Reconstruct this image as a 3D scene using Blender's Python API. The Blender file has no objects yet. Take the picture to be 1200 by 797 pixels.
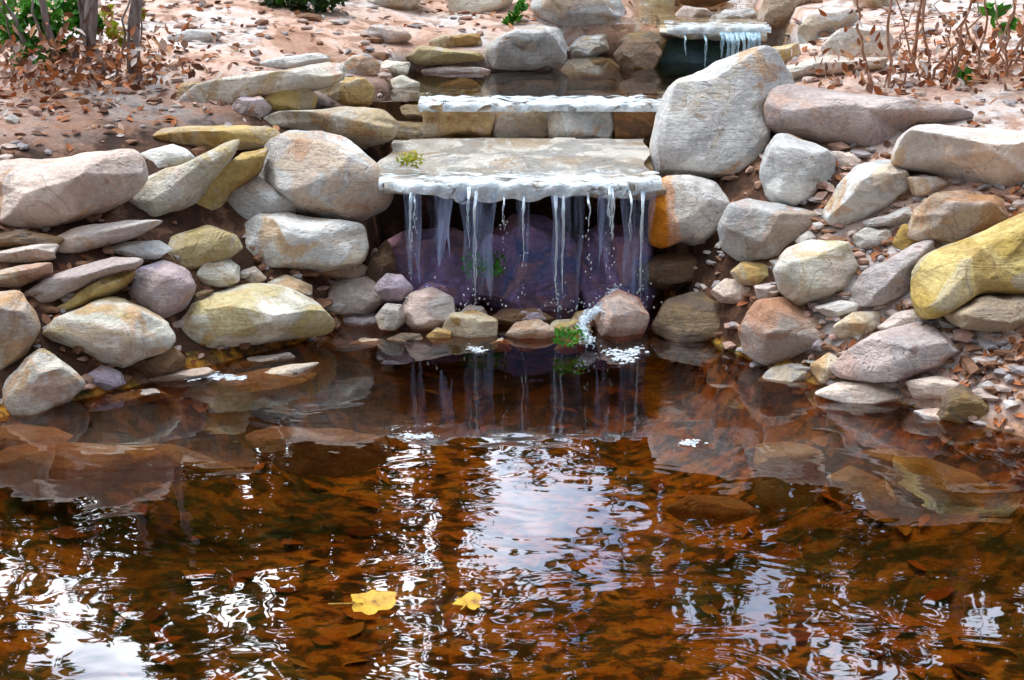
import bpy, bmesh, math, random
import numpy as np
from mathutils import Vector, Matrix
from mathutils.bvhtree import BVHTree

R = math.radians
scene = bpy.context.scene
COL = scene.collection
random.seed(7)

# ------------------------------------------------------------------ camera
PITCH, FPX = R(20.0), 1200 * 50 / 36.0
CAM = np.array([0.0, -5.0, 1.71])
FWD = np.array([0, math.cos(PITCH), -math.sin(PITCH)])
UP = np.array([0, math.sin(PITCH), math.cos(PITCH)])
RT = np.array([1.0, 0, 0])
cd = bpy.data.cameras.new('camera')
cam = bpy.data.objects.new('camera', cd)
COL.objects.link(cam)
cam.location = CAM
cam.rotation_euler = (R(90) - PITCH, 0, 0)
cd.lens, cd.sensor_width = 50, 36
cd.clip_start, cd.clip_end = 0.05, 2000
scene.camera = cam


def ray(px, py):
    return FWD + RT * (px - 600) / FPX + UP * (398.5 - py) / FPX


def at_depth(px, py, d):
    return CAM + ray(px, py) * d


def at_y(px, py, y):
    r = ray(px, py)
    return CAM + r * ((y - CAM[1]) / r[1])


def at_z(px, py, z):
    r = ray(px, py)
    return CAM + r * ((z - CAM[2]) / r[2])


# ------------------------------------------------------------------ ground shape
def sm(a, b, x):
    t = np.clip((x - a) / (b - a), 0, 1)
    return t * t * (3 - 2 * t)


SX = [-60, -6, -3, -1.55, -1.32, -1.04, -.66, -.5, .52, .64, .80, .97, 1.27, 1.5, 3, 6, 60]
SY = [-60, -4.6, -2.2, -1.02, -.88, -.62, -.30, .10, .10, -.30, -.50, -.80, -.95, -1.18, -2.3, -4.6, -60]
PS = [-3, -.6, -.25, 0, .15, .5, .9, 1.3, 3, 6, 12, 40, 120, 400]
PZ = [-.42, -.34, -.24, -.03, .09, .34, .55, .65, .85, 1.05, 1.3, 2.2, 4, 8]


def shore(x):
    return np.interp(x, SX, SY)


_rng = np.random.RandomState(3)


def make_noise(seed, n=10):
    r = np.random.RandomState(seed)
    d = r.normal(size=(n, 3))
    d /= np.linalg.norm(d, axis=1)[:, None]
    d *= r.uniform(.6, 1.7, size=(n, 1))
    return d, r.uniform(0, 6.283, n)


def nz(P, freq, seed, n=10):
    d, ph = make_noise(seed, n)
    return np.sin(P @ d.T * freq * 3.1 + ph).sum(1) / n * 1.6


def bump_noise(x, y):
    P = np.stack([x, y, 0 * x], -1).reshape(-1, 3)
    v = .5 * nz(P, 1.3, 11) + .3 * nz(P, 3.1, 12) + .2 * nz(P, 7, 13)
    return v.reshape(np.shape(x))


def box_mask(x, y, x0, x1, y0, y1, e=.08):
    return sm(x0 - e, x0 + e, x) * (1 - sm(x1 - e, x1 + e, x)) * sm(y0 - e, y0 + e, y) * (1 - sm(y1 - e, y1 + e, y))


def T(x, y):
    x = np.asarray(x, float)
    y = np.asarray(y, float)
    s = (y - .5 * (shore(x - .09) + shore(x + .09))) * 1.0
    z = np.interp(s, PS, PZ)
    # near shore behind the camera
    z = np.maximum(z, np.interp(-y, [0, 4.2, 5, 8, 40], [-9, -.4, .02, .15, .6]))
    z = z + .035 * bump_noise(x, y) * sm(-.4, .3, z + .2)
    m = box_mask(x, y, -.50, .62, -.3, .52, .06)
    z = z * (1 - m) + -.2 * m
    m = box_mask(x, y, -.52, .66, .56, .98, .05)
    z = z * (1 - m) + .36 * m
    m = box_mask(x, y, -.50, .70, .98, 1.70, .06)
    z = z * (1 - m) + .49 * m
    m = box_mask(x, y, .56, 1.12, .95, 1.62, .10)
    z = np.minimum(z, z * (1 - m) + .44 * m)
    m = box_mask(x, y, .20, 1.34, 1.50, 2.22, .07)
    z = z * (1 - m) + .49 * m
    m = box_mask(x, y, .62 + .06 * (y - 2), 1.25 + .08 * (y - 2), 2.26, 6.5, .08)
    z = z * (1 - m) + .70 * m
    return z


def ground_hit(px, py, zoff=0.0):
    r = ray(px, py)
    t = np.arange(1.5, 30, .01)
    P = CAM + r * t[:, None]
    below = P[:, 2] < T(P[:, 0], P[:, 1]) + zoff
    i = int(np.argmax(below)) if below.any() else len(t) - 1
    return P[i], float(t[i])


# ------------------------------------------------------------------ object helpers
def link(name, me, parent=None, mat=None):
    o = bpy.data.objects.new(name, me)
    COL.objects.link(o)
    if parent is not None:
        o.parent = parent
    if mat is not None and me is not None:
        me.materials.append(mat)
    return o


def mesh_np(name, V, F, smooth=True):
    V = np.asarray(V, np.float32)
    F = np.asarray(F, np.int32)
    k = F.shape[1]
    me = bpy.data.meshes.new(name)
    me.vertices.add(len(V))
    me.vertices.foreach_set('co', V.ravel())
    me.loops.add(F.size)
    me.loops.foreach_set('vertex_index', F.ravel())
    me.polygons.add(len(F))
    me.polygons.foreach_set('loop_start', np.arange(0, F.size, k, dtype=np.int32))
    if smooth:
        me.polygons.foreach_set('use_smooth', np.ones(len(F), bool))
    me.update(calc_edges=True)
    me.validate()
    return me


def tag(o, label=None, cat=None, group=None, kind=None):
    if label:
        o['label'] = label
    if cat:
        o['category'] = cat
    if group:
        o['group'] = group
    if kind:
        o['kind'] = kind
    return o


def empty(name, loc):
    o = bpy.data.objects.new(name, None)
    COL.objects.link(o)
    o.location = [float(v) for v in loc]
    o.empty_display_size = .1
    return o


def ico(sub):
    bm = bmesh.new()
    bmesh.ops.create_icosphere(bm, subdivisions=sub, radius=1)
    V = np.array([v.co[:] for v in bm.verts])
    F = np.array([[v.index for v in f.verts] for f in bm.faces])
    bm.free()
    return V, F


ICO = {k: ico(k) for k in (1, 2, 3, 5, 6)}


# ------------------------------------------------------------------ materials
class NT:
    def __init__(self, name):
        self.m = bpy.data.materials.new(name)
        self.m.use_nodes = True
        self.t = self.m.node_tree
        self.t.nodes.clear()
        self.out = self.n('ShaderNodeOutputMaterial')

    def n(self, typ, **kw):
        nd = self.t.nodes.new(typ)
        for k, v in kw.items():
            if k.startswith('i_'):
                nd.inputs[k[2:].replace('_', ' ')].default_value = v
            else:
                setattr(nd, k, v)
        return nd

    def l(self, a, b):
        self.t.links.new(a, b)

    def noise(self, vec, scale, detail=3, rough=.5, dist=0.0):
        nd = self.n('ShaderNodeTexNoise')
        nd.inputs['Scale'].default_value = scale
        nd.inputs['Detail'].default_value = detail
        nd.inputs['Roughness'].default_value = rough
        nd.inputs['Distortion'].default_value = dist
        if vec is not None:
            self.l(vec, nd.inputs['Vector'])
        return nd.outputs['Fac']

    def ramp(self, fac, stops, interp='EASE'):
        nd = self.n('ShaderNodeValToRGB')
        cr = nd.color_ramp
        cr.interpolation = interp
        while len(cr.elements) < len(stops):
            cr.elements.new(.5)
        for e, (p, c) in zip(cr.elements, stops):
            e.position = p
            e.color = (c[0], c[1], c[2], 1) if not np.isscalar(c) else (c, c, c, 1)
        self.l(fac, nd.inputs['Fac'])
        return nd.outputs['Color']

    def mix(self, fac, a, b, mode='MIX'):
        nd = self.n('ShaderNodeMix', data_type='RGBA', blend_type=mode)
        for s, v in ((0, fac), (6, a), (7, b)):
            if hasattr(v, 'node'):
                self.l(v, nd.inputs[s])
            elif s == 0:
                nd.inputs[0].default_value = v
            else:
                nd.inputs[s].default_value = (v[0], v[1], v[2], 1)
        return nd.outputs[2]

    def math(self, op, a, b=None, clamp=False):
        nd = self.n('ShaderNodeMath', operation=op, use_clamp=clamp)
        for i, v in enumerate((a, b)):
            if v is None:
                continue
            if hasattr(v, 'node'):
                self.l(v, nd.inputs[i])
            else:
                nd.inputs[i].default_value = v
        return nd.outputs[0]

    def coords(self, scale=(1, 1, 1), rand=True, rot=(0, 0, 0)):
        tc = self.n('ShaderNodeTexCoord')
        mp = self.n('ShaderNodeMapping')
        mp.inputs['Scale'].default_value = scale
        mp.inputs['Rotation'].default_value = rot
        self.l(tc.outputs['Object'], mp.inputs['Vector'])
        if not rand:
            return mp.outputs['Vector']
        oi = self.n('ShaderNodeObjectInfo')
        mu = self.math('MULTIPLY', oi.outputs['Random'], 57.0)
        ad = self.n('ShaderNodeVectorMath', operation='ADD')
        self.l(mp.outputs['Vector'], ad.inputs[0])
        self.l(mu, ad.inputs[1])
        return ad.outputs[0]

    def bump(self, h, strength, dist=.02, normal=None):
        nd = self.n('ShaderNodeBump')
        nd.inputs['Strength'].default_value = strength
        nd.inputs['Distance'].default_value = dist
        self.l(h, nd.inputs['Height'])
        if normal is not None:
            self.l(normal, nd.inputs['Normal'])
        return nd.outputs['Normal']

    def principled(self, color, rough=.7, normal=None, spec=.4, **kw):
        p = self.n('ShaderNodeBsdfPrincipled')
        if hasattr(color, 'node'):
            self.l(color, p.inputs['Base Color'])
        else:
            p.inputs['Base Color'].default_value = (*color, 1)
        if hasattr(rough, 'node'):
            self.l(rough, p.inputs['Roughness'])
        else:
            p.inputs['Roughness'].default_value = rough
        p.inputs['Specular IOR Level'].default_value = spec
        for k, v in kw.items():
            p.inputs[k].default_value = v
        if normal is not None:
            self.l(normal, p.inputs['Normal'])
        self.l(p.outputs[0], self.out.inputs['Surface'])
        return p


def rock_material(name, a, b, stain, stain_amt=.5, spots=(.3, .16, .09), wet=False, scale=1.0, vein=(.07, .05, .04)):
    k = NT(name)
    v = k.coords()
    warp = k.n('ShaderNodeTexNoise')
    warp.inputs['Scale'].default_value = 3.0 * scale
    k.l(v, warp.inputs['Vector'])
    wv = k.n('ShaderNodeVectorMath', operation='MULTIPLY_ADD')
    k.l(warp.outputs['Color'], wv.inputs[0])
    wv.inputs[1].default_value = (.35, .35, .35)
    k.l(v, wv.inputs[2])
    w = wv.outputs[0]
    base = k.ramp(k.noise(w, 3.4 * scale, 4, .55, .8), [(.36, b), (.44, [(p * .45 + q * .55) for p, q in zip(a, b)]), (.50, a), (.62, [min(1, p * 1.18) for p in a])])
    # broad mineral stain in washes with an edge of their own
    s1 = k.noise(w, 2.3 * scale, 5, .6, 1.0)
    edge = .62 - .22 * stain_amt
    sf = k.ramp(s1, [(edge, 0.0), (edge + .035, .75), (edge + .2, 1.0)], 'LINEAR')
    c = k.mix(k.math('MULTIPLY', sf, .85), base, stain)
    # darker rim of each wash, like a dried tide mark
    rim = k.ramp(s1, [(edge - .012, 0.0), (edge + .008, .35), (edge + .03, 0.0)], 'LINEAR')
    c = k.mix(rim, c, spots)
    # a second, paler and cooler wash on some faces
    s2 = k.noise(w, 1.7 * scale, 5, .62, 1.4)
    f2 = k.ramp(s2, [(.53, 0.0), (.555, .6), (.72, .85)], 'LINEAR')
    c = k.mix(f2, c, [p * .35 + q for p, q in zip(a, (.26, .25, .25) if not wet else (.03, .03, .04))])
    s3 = k.noise(w, 4.6 * scale, 5, .65, 1.2)
    f3 = k.ramp(s3, [(.57, 0.0), (.60, .55), (.75, .7)], 'LINEAR')
    c = k.mix(f3, c, [p * .5 + q * .5 for p, q in zip(stain, b)])
    if not wet:
        s4 = k.noise(w, 2.9 * scale, 5, .62, 1.6)
        f4 = k.ramp(s4, [(.585, 0.0), (.60, .35), (.65, .62), (.75, .75)], 'LINEAR')
        c = k.mix(f4, c, (.50, .255, .085))
        s5 = k.noise(w, 2.1 * scale, 4, .6, 1.1)
        f5 = k.ramp(s5, [(.30, .40), (.39, .30), (.405, 0.0)], 'LINEAR')
        c = k.mix(f5, c, (.60, .43, .37))
    if name == 'rusty_stone':
        sx_ = k.n('ShaderNodeSeparateXYZ')
        tc_ = k.n('ShaderNodeTexCoord')
        k.l(tc_.outputs['Object'], sx_.inputs[0])
        d_ = k.math('ADD', k.math('MULTIPLY', k.math('ADD', sx_.outputs[0], .065), -9.0), k.math('MULTIPLY', k.noise(v, 9, 3), 1.0))
        d_ = k.math('SUBTRACT', d_, k.math('MULTIPLY', sx_.outputs[2], 1.2))
        c = k.mix(k.ramp(d_, [(0.0, 0.0), (.12, .45), (.30, .55), (.55, 1.0)], 'LINEAR'), c, k.mix(k.noise(v, 14, 5, .65), (.92, .32, .015), (.55, .13, .01)))
    # small freckles of lichen and rust
    vo = k.n('ShaderNodeTexVoronoi')
    vo.inputs['Scale'].default_value = 13 * scale
    k.l(w, vo.inputs['Vector'])
    fr = k.ramp(vo.outputs['Distance'], [(.13, 1.0), (.24, 0.0)], 'LINEAR')
    pick = k.ramp(k.noise(v, 5, 2), [(.54, 0.0), (.62, .55)], 'LINEAR')
    c = k.mix(k.math('MULTIPLY', fr, pick), c, spots)
    # grain
    g = k.noise(v, 60, 7, .75)
    c = k.mix(.55, c, k.ramp(g, [(.3, .25), (.7, .78)], 'LINEAR'), 'OVERLAY')
    # hairline veins
    vn = k.noise(w, 2.1 * scale, 3, .5, .4)
    vl = k.ramp(k.math('ABSOLUTE', k.math('SUBTRACT', vn, .5)), [(0.0, .30), (.0018, 0.0)], 'LINEAR')
    c = k.mix(vl, c, vein)
    # object tint
    oi = k.n('ShaderNodeObjectInfo')
    hs = k.n('ShaderNodeHueSaturation')
    k.l(c, hs.inputs['Color'])
    k.l(k.math('ADD', k.math('MULTIPLY', oi.outputs['Random'], .26), 1.02), hs.inputs['Value'])
    k.l(k.math('ADD', k.math('MULTIPLY', oi.outputs['Random'], .03), .485), hs.inputs['Hue'])
    n1 = k.noise(v, 24, 9, .72)
    pit = k.n('ShaderNodeTexVoronoi')
    pit.inputs['Scale'].default_value = 38
    k.l(w, pit.inputs['Vector'])
    pt = k.math('MULTIPLY', k.ramp(pit.outputs['Distance'], [(.08, 1.0), (.30, 0.0)], 'LINEAR'), k.ramp(k.noise(v, 4, 3), [(.48, 0.0), (.6, 1.0)], 'LINEAR'))
    hgt = k.math('ADD', k.math('MULTIPLY', k.noise(w, 8, 4, .6), .6), k.math('MULTIPLY', n1, .60))
    hgt = k.math('SUBTRACT', hgt, k.math('MULTIPLY', pt, .22))
    hgt = k.math('SUBTRACT', hgt, k.math('MULTIPLY', vl, .18))
    vs_ = k.n('ShaderNodeMapping')
    vs_.inputs['Scale'].default_value = (1.2, 1.2, 9.0)
    vs_.inputs['Rotation'].default_value = (.22, .30, 0)
    k.l(v, vs_.inputs['Vector'])
    st = k.noise(vs_.outputs['Vector'], 4.5, 5, .65, .5)
    hgt = k.math('ADD', hgt, k.math('MULTIPLY', st, .45))
    nm = k.bump(hgt, .85, .035)
    k.principled(hs.outputs['Color'], .28 if wet else k.ramp(n1, [(.3, .55), (.7, .85)]), nm, .5 if wet else .3)
    return k.m


M = {}
M['pale'] = rock_material('pale_stone', (.66, .65, .61), (.44, .45, .44), (.60, .45, .27), .30, (.26, .15, .08))
M['cream'] = rock_material('cream_stone', (.66, .62, .52), (.46, .43, .34), (.42, .29, .08), .45, (.26, .13, .05))
M['pink'] = rock_material('pink_stone', (.69, .55, .46), (.53, .40, .33), (.54, .53, .51), .45, (.32, .12, .06))
M['dusk'] = rock_material('dusky_stone', (.50, .42, .38), (.36, .29, .27), (.50, .34, .26), .40, (.22, .11, .08))
M['grey'] = rock_material('grey_stone', (.53, .52, .49), (.35, .35, .35), (.46, .34, .22), .38, (.19, .12, .09))
M['ochre'] = rock_material('ochre_stone', (.52, .37, .15), (.34, .20, .06), (.56, .50, .38), .36, (.20, .08, .02))
M['yellow'] = rock_material('yellow_stone', (.56, .43, .17), (.42, .29, .07), (.34, .21, .06), .45, (.25, .13, .03))
M['mauve'] = rock_material('mauve_stone', (.42, .35, .41), (.25, .21, .28), (.54, .46, .44), .42, (.16, .10, .12))
M['tan'] = rock_material('tan_stone', (.52, .42, .31), (.33, .23, .15), (.42, .20, .07), .42, (.22, .10, .04))
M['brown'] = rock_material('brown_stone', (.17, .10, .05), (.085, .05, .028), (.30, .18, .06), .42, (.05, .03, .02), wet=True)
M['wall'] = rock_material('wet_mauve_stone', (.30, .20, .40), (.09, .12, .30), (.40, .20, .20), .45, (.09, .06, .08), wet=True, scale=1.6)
M['umber'] = rock_material('umber_stone', (.38, .19, .06), (.22, .10, .035), (.42, .24, .08), .42, (.10, .04, .02), wet=True)
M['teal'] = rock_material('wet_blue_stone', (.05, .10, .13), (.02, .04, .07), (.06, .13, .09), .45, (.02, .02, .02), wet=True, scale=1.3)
M['red'] = rock_material('red_speckled_stone', (.58, .44, .37), (.46, .30, .22), (.52, .14, .05), .62, (.40, .07, .03), scale=1.9)
M['rust'] = rock_material('rusty_stone', (.60, .58, .55), (.44, .42, .41), (.46, .40, .33), .4, (.35, .14, .05))
M['ledge'] = rock_material('ledge_stone', (.66, .63, .55), (.48, .44, .36), (.40, .28, .12), .40, (.22, .12, .06), wet=True, scale=1.4)

# ------------------------------------------------------------------ world and sun
SUN_EL, SUN_AZ = R(66), R(-40)      # azimuth measured from +y towards +x
w = bpy.data.worlds.new('World')
scene.world = w
w.use_nodes = True
nt = w.node_tree
nt.nodes.clear()
wo = nt.nodes.new('ShaderNodeOutputWorld')
bg = nt.nodes.new('ShaderNodeBackground')
sky = nt.nodes.new('ShaderNodeTexSky')
sky.sky_type = 'NISHITA'
sky.sun_disc = False
sky.sun_elevation = SUN_EL
sky.sun_rotation = SUN_AZ
tcw = nt.nodes.new('ShaderNodeTexCoord')
mpw = nt.nodes.new('ShaderNodeMapping')
mpw.inputs['Scale'].default_value = (1, 1, 1.8)
nt.links.new(tcw.outputs['Generated'], mpw.inputs['Vector'])
nw = nt.nodes.new('ShaderNodeTexNoise')
nw.inputs['Scale'].default_value = 3.2
nw.inputs['Detail'].default_value = 6
nt.links.new(mpw.outputs['Vector'], nw.inputs['Vector'])
rw = nt.nodes.new('ShaderNodeValToRGB')
rw.color_ramp.elements[0].position = .34
rw.color_ramp.elements[1].position = .56
nt.links.new(nw.outputs['Fac'], rw.inputs['Fac'])
mw = nt.nodes.new('ShaderNodeMix')
mw.data_type = 'RGBA'
sxw = nt.nodes.new('ShaderNodeSeparateXYZ')
nt.links.new(tcw.outputs['Generated'], sxw.inputs[0])
mrx = nt.nodes.new('ShaderNodeMapRange')
mrx.inputs[1].default_value, mrx.inputs[2].default_value = .09, .19
mrx.inputs[3].default_value, mrx.inputs[4].default_value = 1.0, .30
nt.links.new(sxw.outputs[0], mrx.inputs[0])
mcl = nt.nodes.new('ShaderNodeMath')
mcl.operation = 'MULTIPLY'
nt.links.new(rw.outputs['Color'], mcl.inputs[0])
nt.links.new(mrx.outputs[0], mcl.inputs[1])
nt.links.new(mcl.outputs[0], mw.inputs[0])
nt.links.new(sky.outputs['Color'], mw.inputs[6])
mw.inputs[7].default_value = (17, 18, 19.5, 1)
# thin cloud is brightest on the sun's side of the sky and overhead, dull behind the viewer
dt = nt.nodes.new('ShaderNodeVectorMath')
dt.operation = 'DOT_PRODUCT'
nt.links.new(tcw.outputs['Generated'], dt.inputs[0])
dt.inputs[1].default_value = (-.05, .82, .57)
mr = nt.nodes.new('ShaderNodeMapRange')
mr.inputs[1].default_value, mr.inputs[2].default_value = -.1, 1.0
mr.inputs[3].default_value, mr.inputs[4].default_value = .22, 5.2
nt.links.new(dt.outputs['Value'], mr.inputs[0])
ml = nt.nodes.new('ShaderNodeVectorMath')
ml.operation = 'SCALE'
nt.links.new(mw.outputs[2], ml.inputs[0])
nt.links.new(mr.outputs[0], ml.inputs['Scale'])
nt.links.new(ml.outputs[0], bg.inputs['Color'])
bg.inputs['Strength'].default_value = .13
nt.links.new(bg.outputs[0], wo.inputs['Surface'])

sd = bpy.data.lights.new('sun', 'SUN')
sd.energy = 2.6
sd.angle = R(12)
sd.color = (1, .95, .87)
so = bpy.data.objects.new('sun', sd)
COL.objects.link(so)
dirv = Vector((math.sin(SUN_AZ) * math.cos(SUN_EL), math.cos(SUN_AZ) * math.cos(SUN_EL), math.sin(SUN_EL)))
so.rotation_euler = dirv.to_track_quat('Z', 'Y').to_euler()
so.location = (0, 0, 20)

vs = scene.view_settings
vs.view_transform = 'Standard'
vs.look = 'None'
vs.gamma = 1
vs.use_curve_mapping = False
vs.exposure = -0.72
scene.cycles.max_bounces = 8
scene.cycles.use_denoising = True

# ------------------------------------------------------------------ ground sheet
def build_ground():
    xs = np.concatenate([[-400, -150, -60, -30, -16, -9, -6, -4.4], np.arange(-3.4, 3.41, .04), [4.4, 6, 9, 16, 30, 60, 150, 400]])
    ys = np.concatenate([[-400, -150, -60, -30, -16, -10, -8], np.arange(-6.4, 7.01, .045), [8, 10, 14, 20, 30, 60, 150, 400]])
    X, Y = np.meshgrid(xs, ys)
    Z = T(X, Y)
    V = np.stack([X, Y, Z], -1).reshape(-1, 3)
    nx, ny = len(xs), len(ys)
    idx = np.arange(nx * ny).reshape(ny, nx)
    F = np.stack([idx[:-1, :-1], idx[:-1, 1:], idx[1:, 1:], idx[1:, :-1]], -1).reshape(-1, 4)
    k = NT('earth')
    v = k.coords(rand=False)
    n1 = k.noise(v, 2.2, 5, .6, .6)
    n2 = k.noise(v, 9, 5, .65, .4)
    dry = k.ramp(n1, [(.33, (.44, .26, .18)), (.42, (.66, .43, .33)), (.50, (.70, .53, .44)), (.56, (.68, .63, .60)), (.66, (.60, .49, .43))])
    dry = k.mix(k.ramp(n2, [(.50, 0.0), (.60, .7)], 'LINEAR'), dry, (.26, .13, .075))
    shaded_soil = k.ramp(n2, [(.35, (.035, .02, .014)), (.50, (.065, .03, .017)), (.60, (.17, .085, .05)), (.70, (.36, .22, .16))])  # brown bank soil, with the shade of rock crevices darkened into its colour
    vb = k.coords((1.0, 1.6, 1), rand=False)
    b1 = k.noise(vb, 5.5, 4, .6, .8)
    b2 = k.noise(vb, 14, 4, .6, .5)
    bed = k.ramp(b1, [(.32, (.05, .028, .010)), (.40, (.16, .08, .016)), (.47, (.46, .19, .022)), (.56, (.62, .34, .04)), (.63, (.26, .19, .05)), (.70, (.10, .09, .03))])
    bed = k.mix(k.ramp(b2, [(.42, .85), (.52, 0.0)], 'LINEAR'), bed, (.045, .02, .008))
    bed = k.mix(k.ramp(b2, [(.58, 0.0), (.64, .8)], 'LINEAR'), bed, (.66, .30, .03))
    b3 = k.noise(vb, 1.1, 3, .5, .6)
    bed = k.mix(k.ramp(b3, [(.48, 0.0), (.60, .62)], 'LINEAR'), bed, (.035, .055, .020))
    geo = k.n('ShaderNodeNewGeometry')
    sp = k.n('ShaderNodeSeparateXYZ')
    k.l(geo.outputs['Position'], sp.inputs[0])
    zz = k.math('ADD', sp.outputs[2], k.math('MULTIPLY', k.math('SUBTRACT', n2, .5), .18))
    f1 = k.ramp(zz, [(-.0, 0.0), (.03, 1.0)], 'LINEAR')
    f2 = k.ramp(zz, [(.60, 0.0), (.74, 1.0)], 'LINEAR')
    mrx_ = k.n('ShaderNodeMapRange')
    k.l(k.math('ADD', sp.outputs[0], k.math('MULTIPLY', k.math('SUBTRACT', n1, .5), .9)), mrx_.inputs[0])
    mrx_.inputs[1].default_value, mrx_.inputs[2].default_value = 1.02, 1.22
    f2 = k.math('MAXIMUM', f2, k.math('MULTIPLY', mrx_.outputs[0], .8))
    c = k.mix(f1, bed, k.mix(f2, shaded_soil, dry))
    g = k.noise(v, 60, 4, .7)
    c = k.mix(.4, c, k.ramp(g, [(.3, .2), (.7, .8)], 'LINEAR'), 'OVERLAY')
    nm = k.bump(k.math('ADD', k.math('MULTIPLY', n2, .7), k.math('MULTIPLY', g, .25)), .7, .03)
    k.principled(c, .85, nm, .2)
    o = link('ground', mesh_np('ground', V, F), mat=k.m)
    tag(o, kind='structure')
    return V, F


GV, GF = build_ground()

# ------------------------------------------------------------------ water
def water_material(name, tint, ripple, ior=1.75, sx=1.6, sy=4.2, scale=3.0):
    k = NT(name)
    v = k.coords((sx, sy, 1), rand=False)
    n1 = k.noise(v, scale, 2, .5, .7)
    v2 = k.coords((sx * .8, sy * .7, 1), rand=False, rot=(0, 0, .25))
    n2 = k.noise(v2, scale * 2.6, 2, .5, .4)
    h = k.math('ADD', k.math('MULTIPLY', n1, .7), k.math('MULTIPLY', n2, .15))
    nm = k.bump(h, ripple, .1)
    fr = k.n('ShaderNodeFresnel')
    fr.inputs['IOR'].default_value = ior
    k.l(nm, fr.inputs['Normal'])
    gl = k.n('ShaderNodeBsdfGlossy')
    gl.inputs['Roughness'].default_value = .015
    gl.inputs['Color'].default_value = (1, 1, 1, 1)
    k.l(nm, gl.inputs['Normal'])
    tr = k.n('ShaderNodeBsdfTransparent')
    tr.inputs['Color'].default_value = (*tint, 1)
    mx = k.n('ShaderNodeMixShader')
    k.l(fr.outputs[0], mx.inputs[0])
    k.l(tr.outputs[0], mx.inputs[1])
    k.l(gl.outputs[0], mx.inputs[2])
    k.l(mx.outputs[0], k.out.inputs['Surface'])
    return k.m


def sheet(name, pts, z, mat, **kw):
    me = bpy.data.meshes.new(name)
    me.from_pydata([(x, y, z) for x, y in pts], [], [list(range(len(pts)))])
    o = link(name, me, mat=mat)
    tag(o, **kw)
    return o


MW = water_material('pond_water', (.74, .52, .31), .032, 2.25, 1.7, 3.0, 1.8)
sheet('pond_water', [(-9, -7), (9, -7), (9, -1), (2.2, -.9), (1.0, -.2), (.75, .45), (-.75, .45), (-1.2, -.1), (-2.4, -.6), (-9, -1)], 0.0, MW, kind='structure')
k = NT('pool_bed')
v = k.coords((1, 1, 1), rand=False)
n = k.noise(v, 5, 5, .6, .8)
k.principled(k.ramp(n, [(.36, (.12, .06, .02)), (.47, (.36, .24, .09)), (.56, (.48, .40, .22)), (.68, (.30, .16, .05))]), .8, k.bump(n, .5, .03), .2)
sheet('pool_bed', [(-.75, .55), (.95, .55), (.95, 1.0), (-.75, 1.0)], .385, k.m, kind='structure')
MW2 = water_material('upper_pool_water', (.88, .74, .50), .018, 2.3)
MW3 = water_material('upper_stream_water', (.86, .74, .58), .12, 1.33, 1.6, 4.2, 5.0)
sheet('upper_pool_water', [(-.95, .70), (1.2, .70), (1.2, 1.0), (-.95, 1.0)], .482, MW2, kind='structure')
sheet('upper_basin_water', [(-.95, .93), (1.5, .93), (1.5, 2.16), (-.95, 2.16)], .612, MW2, kind='structure')
sheet('upper_stream_water', [(.45, 2.03), (1.5, 2.03), (2.0, 6.6), (.6, 6.6)], .785, MW3, kind='structure')

# ------------------------------------------------------------------ rocks
ROCKS = []


def poly_radius(P, c, n=72):
    th = np.arange(n) * 2 * math.pi / n
    rr = np.zeros(n)
    m = len(P)
    for i, t in enumerate(th):
        d = np.array([math.cos(t), math.sin(t)])
        best = 0
        for j in range(m):
            a, b = P[j] - c, P[(j + 1) % m] - c
            e = b - a
            den = d[0] * e[1] - d[1] * e[0]
            if abs(den) < 1e-9:
                continue
            tt = (a[0] * e[1] - a[1] * e[0]) / den
            u = (a[0] * d[1] - a[1] * d[0]) / den
            if -1e-6 <= u <= 1 + 1e-6 and tt > best:
                best = tt
        rr[i] = best
    rr = np.maximum(rr, rr.max() * .08)
    ker = np.exp(-.5 * (np.arange(-4, 5) / .9) ** 2)
    ker /= ker.sum()
    rr = sum(kk * np.roll(rr, s) for kk, s in zip(ker, range(-4, 5)))
    return th, rr


def centroid(P):
    x, y = P[:, 0], P[:, 1]
    x2, y2 = np.roll(x, -1), np.roll(y, -1)
    cr = x * y2 - x2 * y
    a = cr.sum() / 2
    return np.array([((x + x2) * cr).sum(), ((y + y2) * cr).sum()]) / (6 * a), abs(a)


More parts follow.
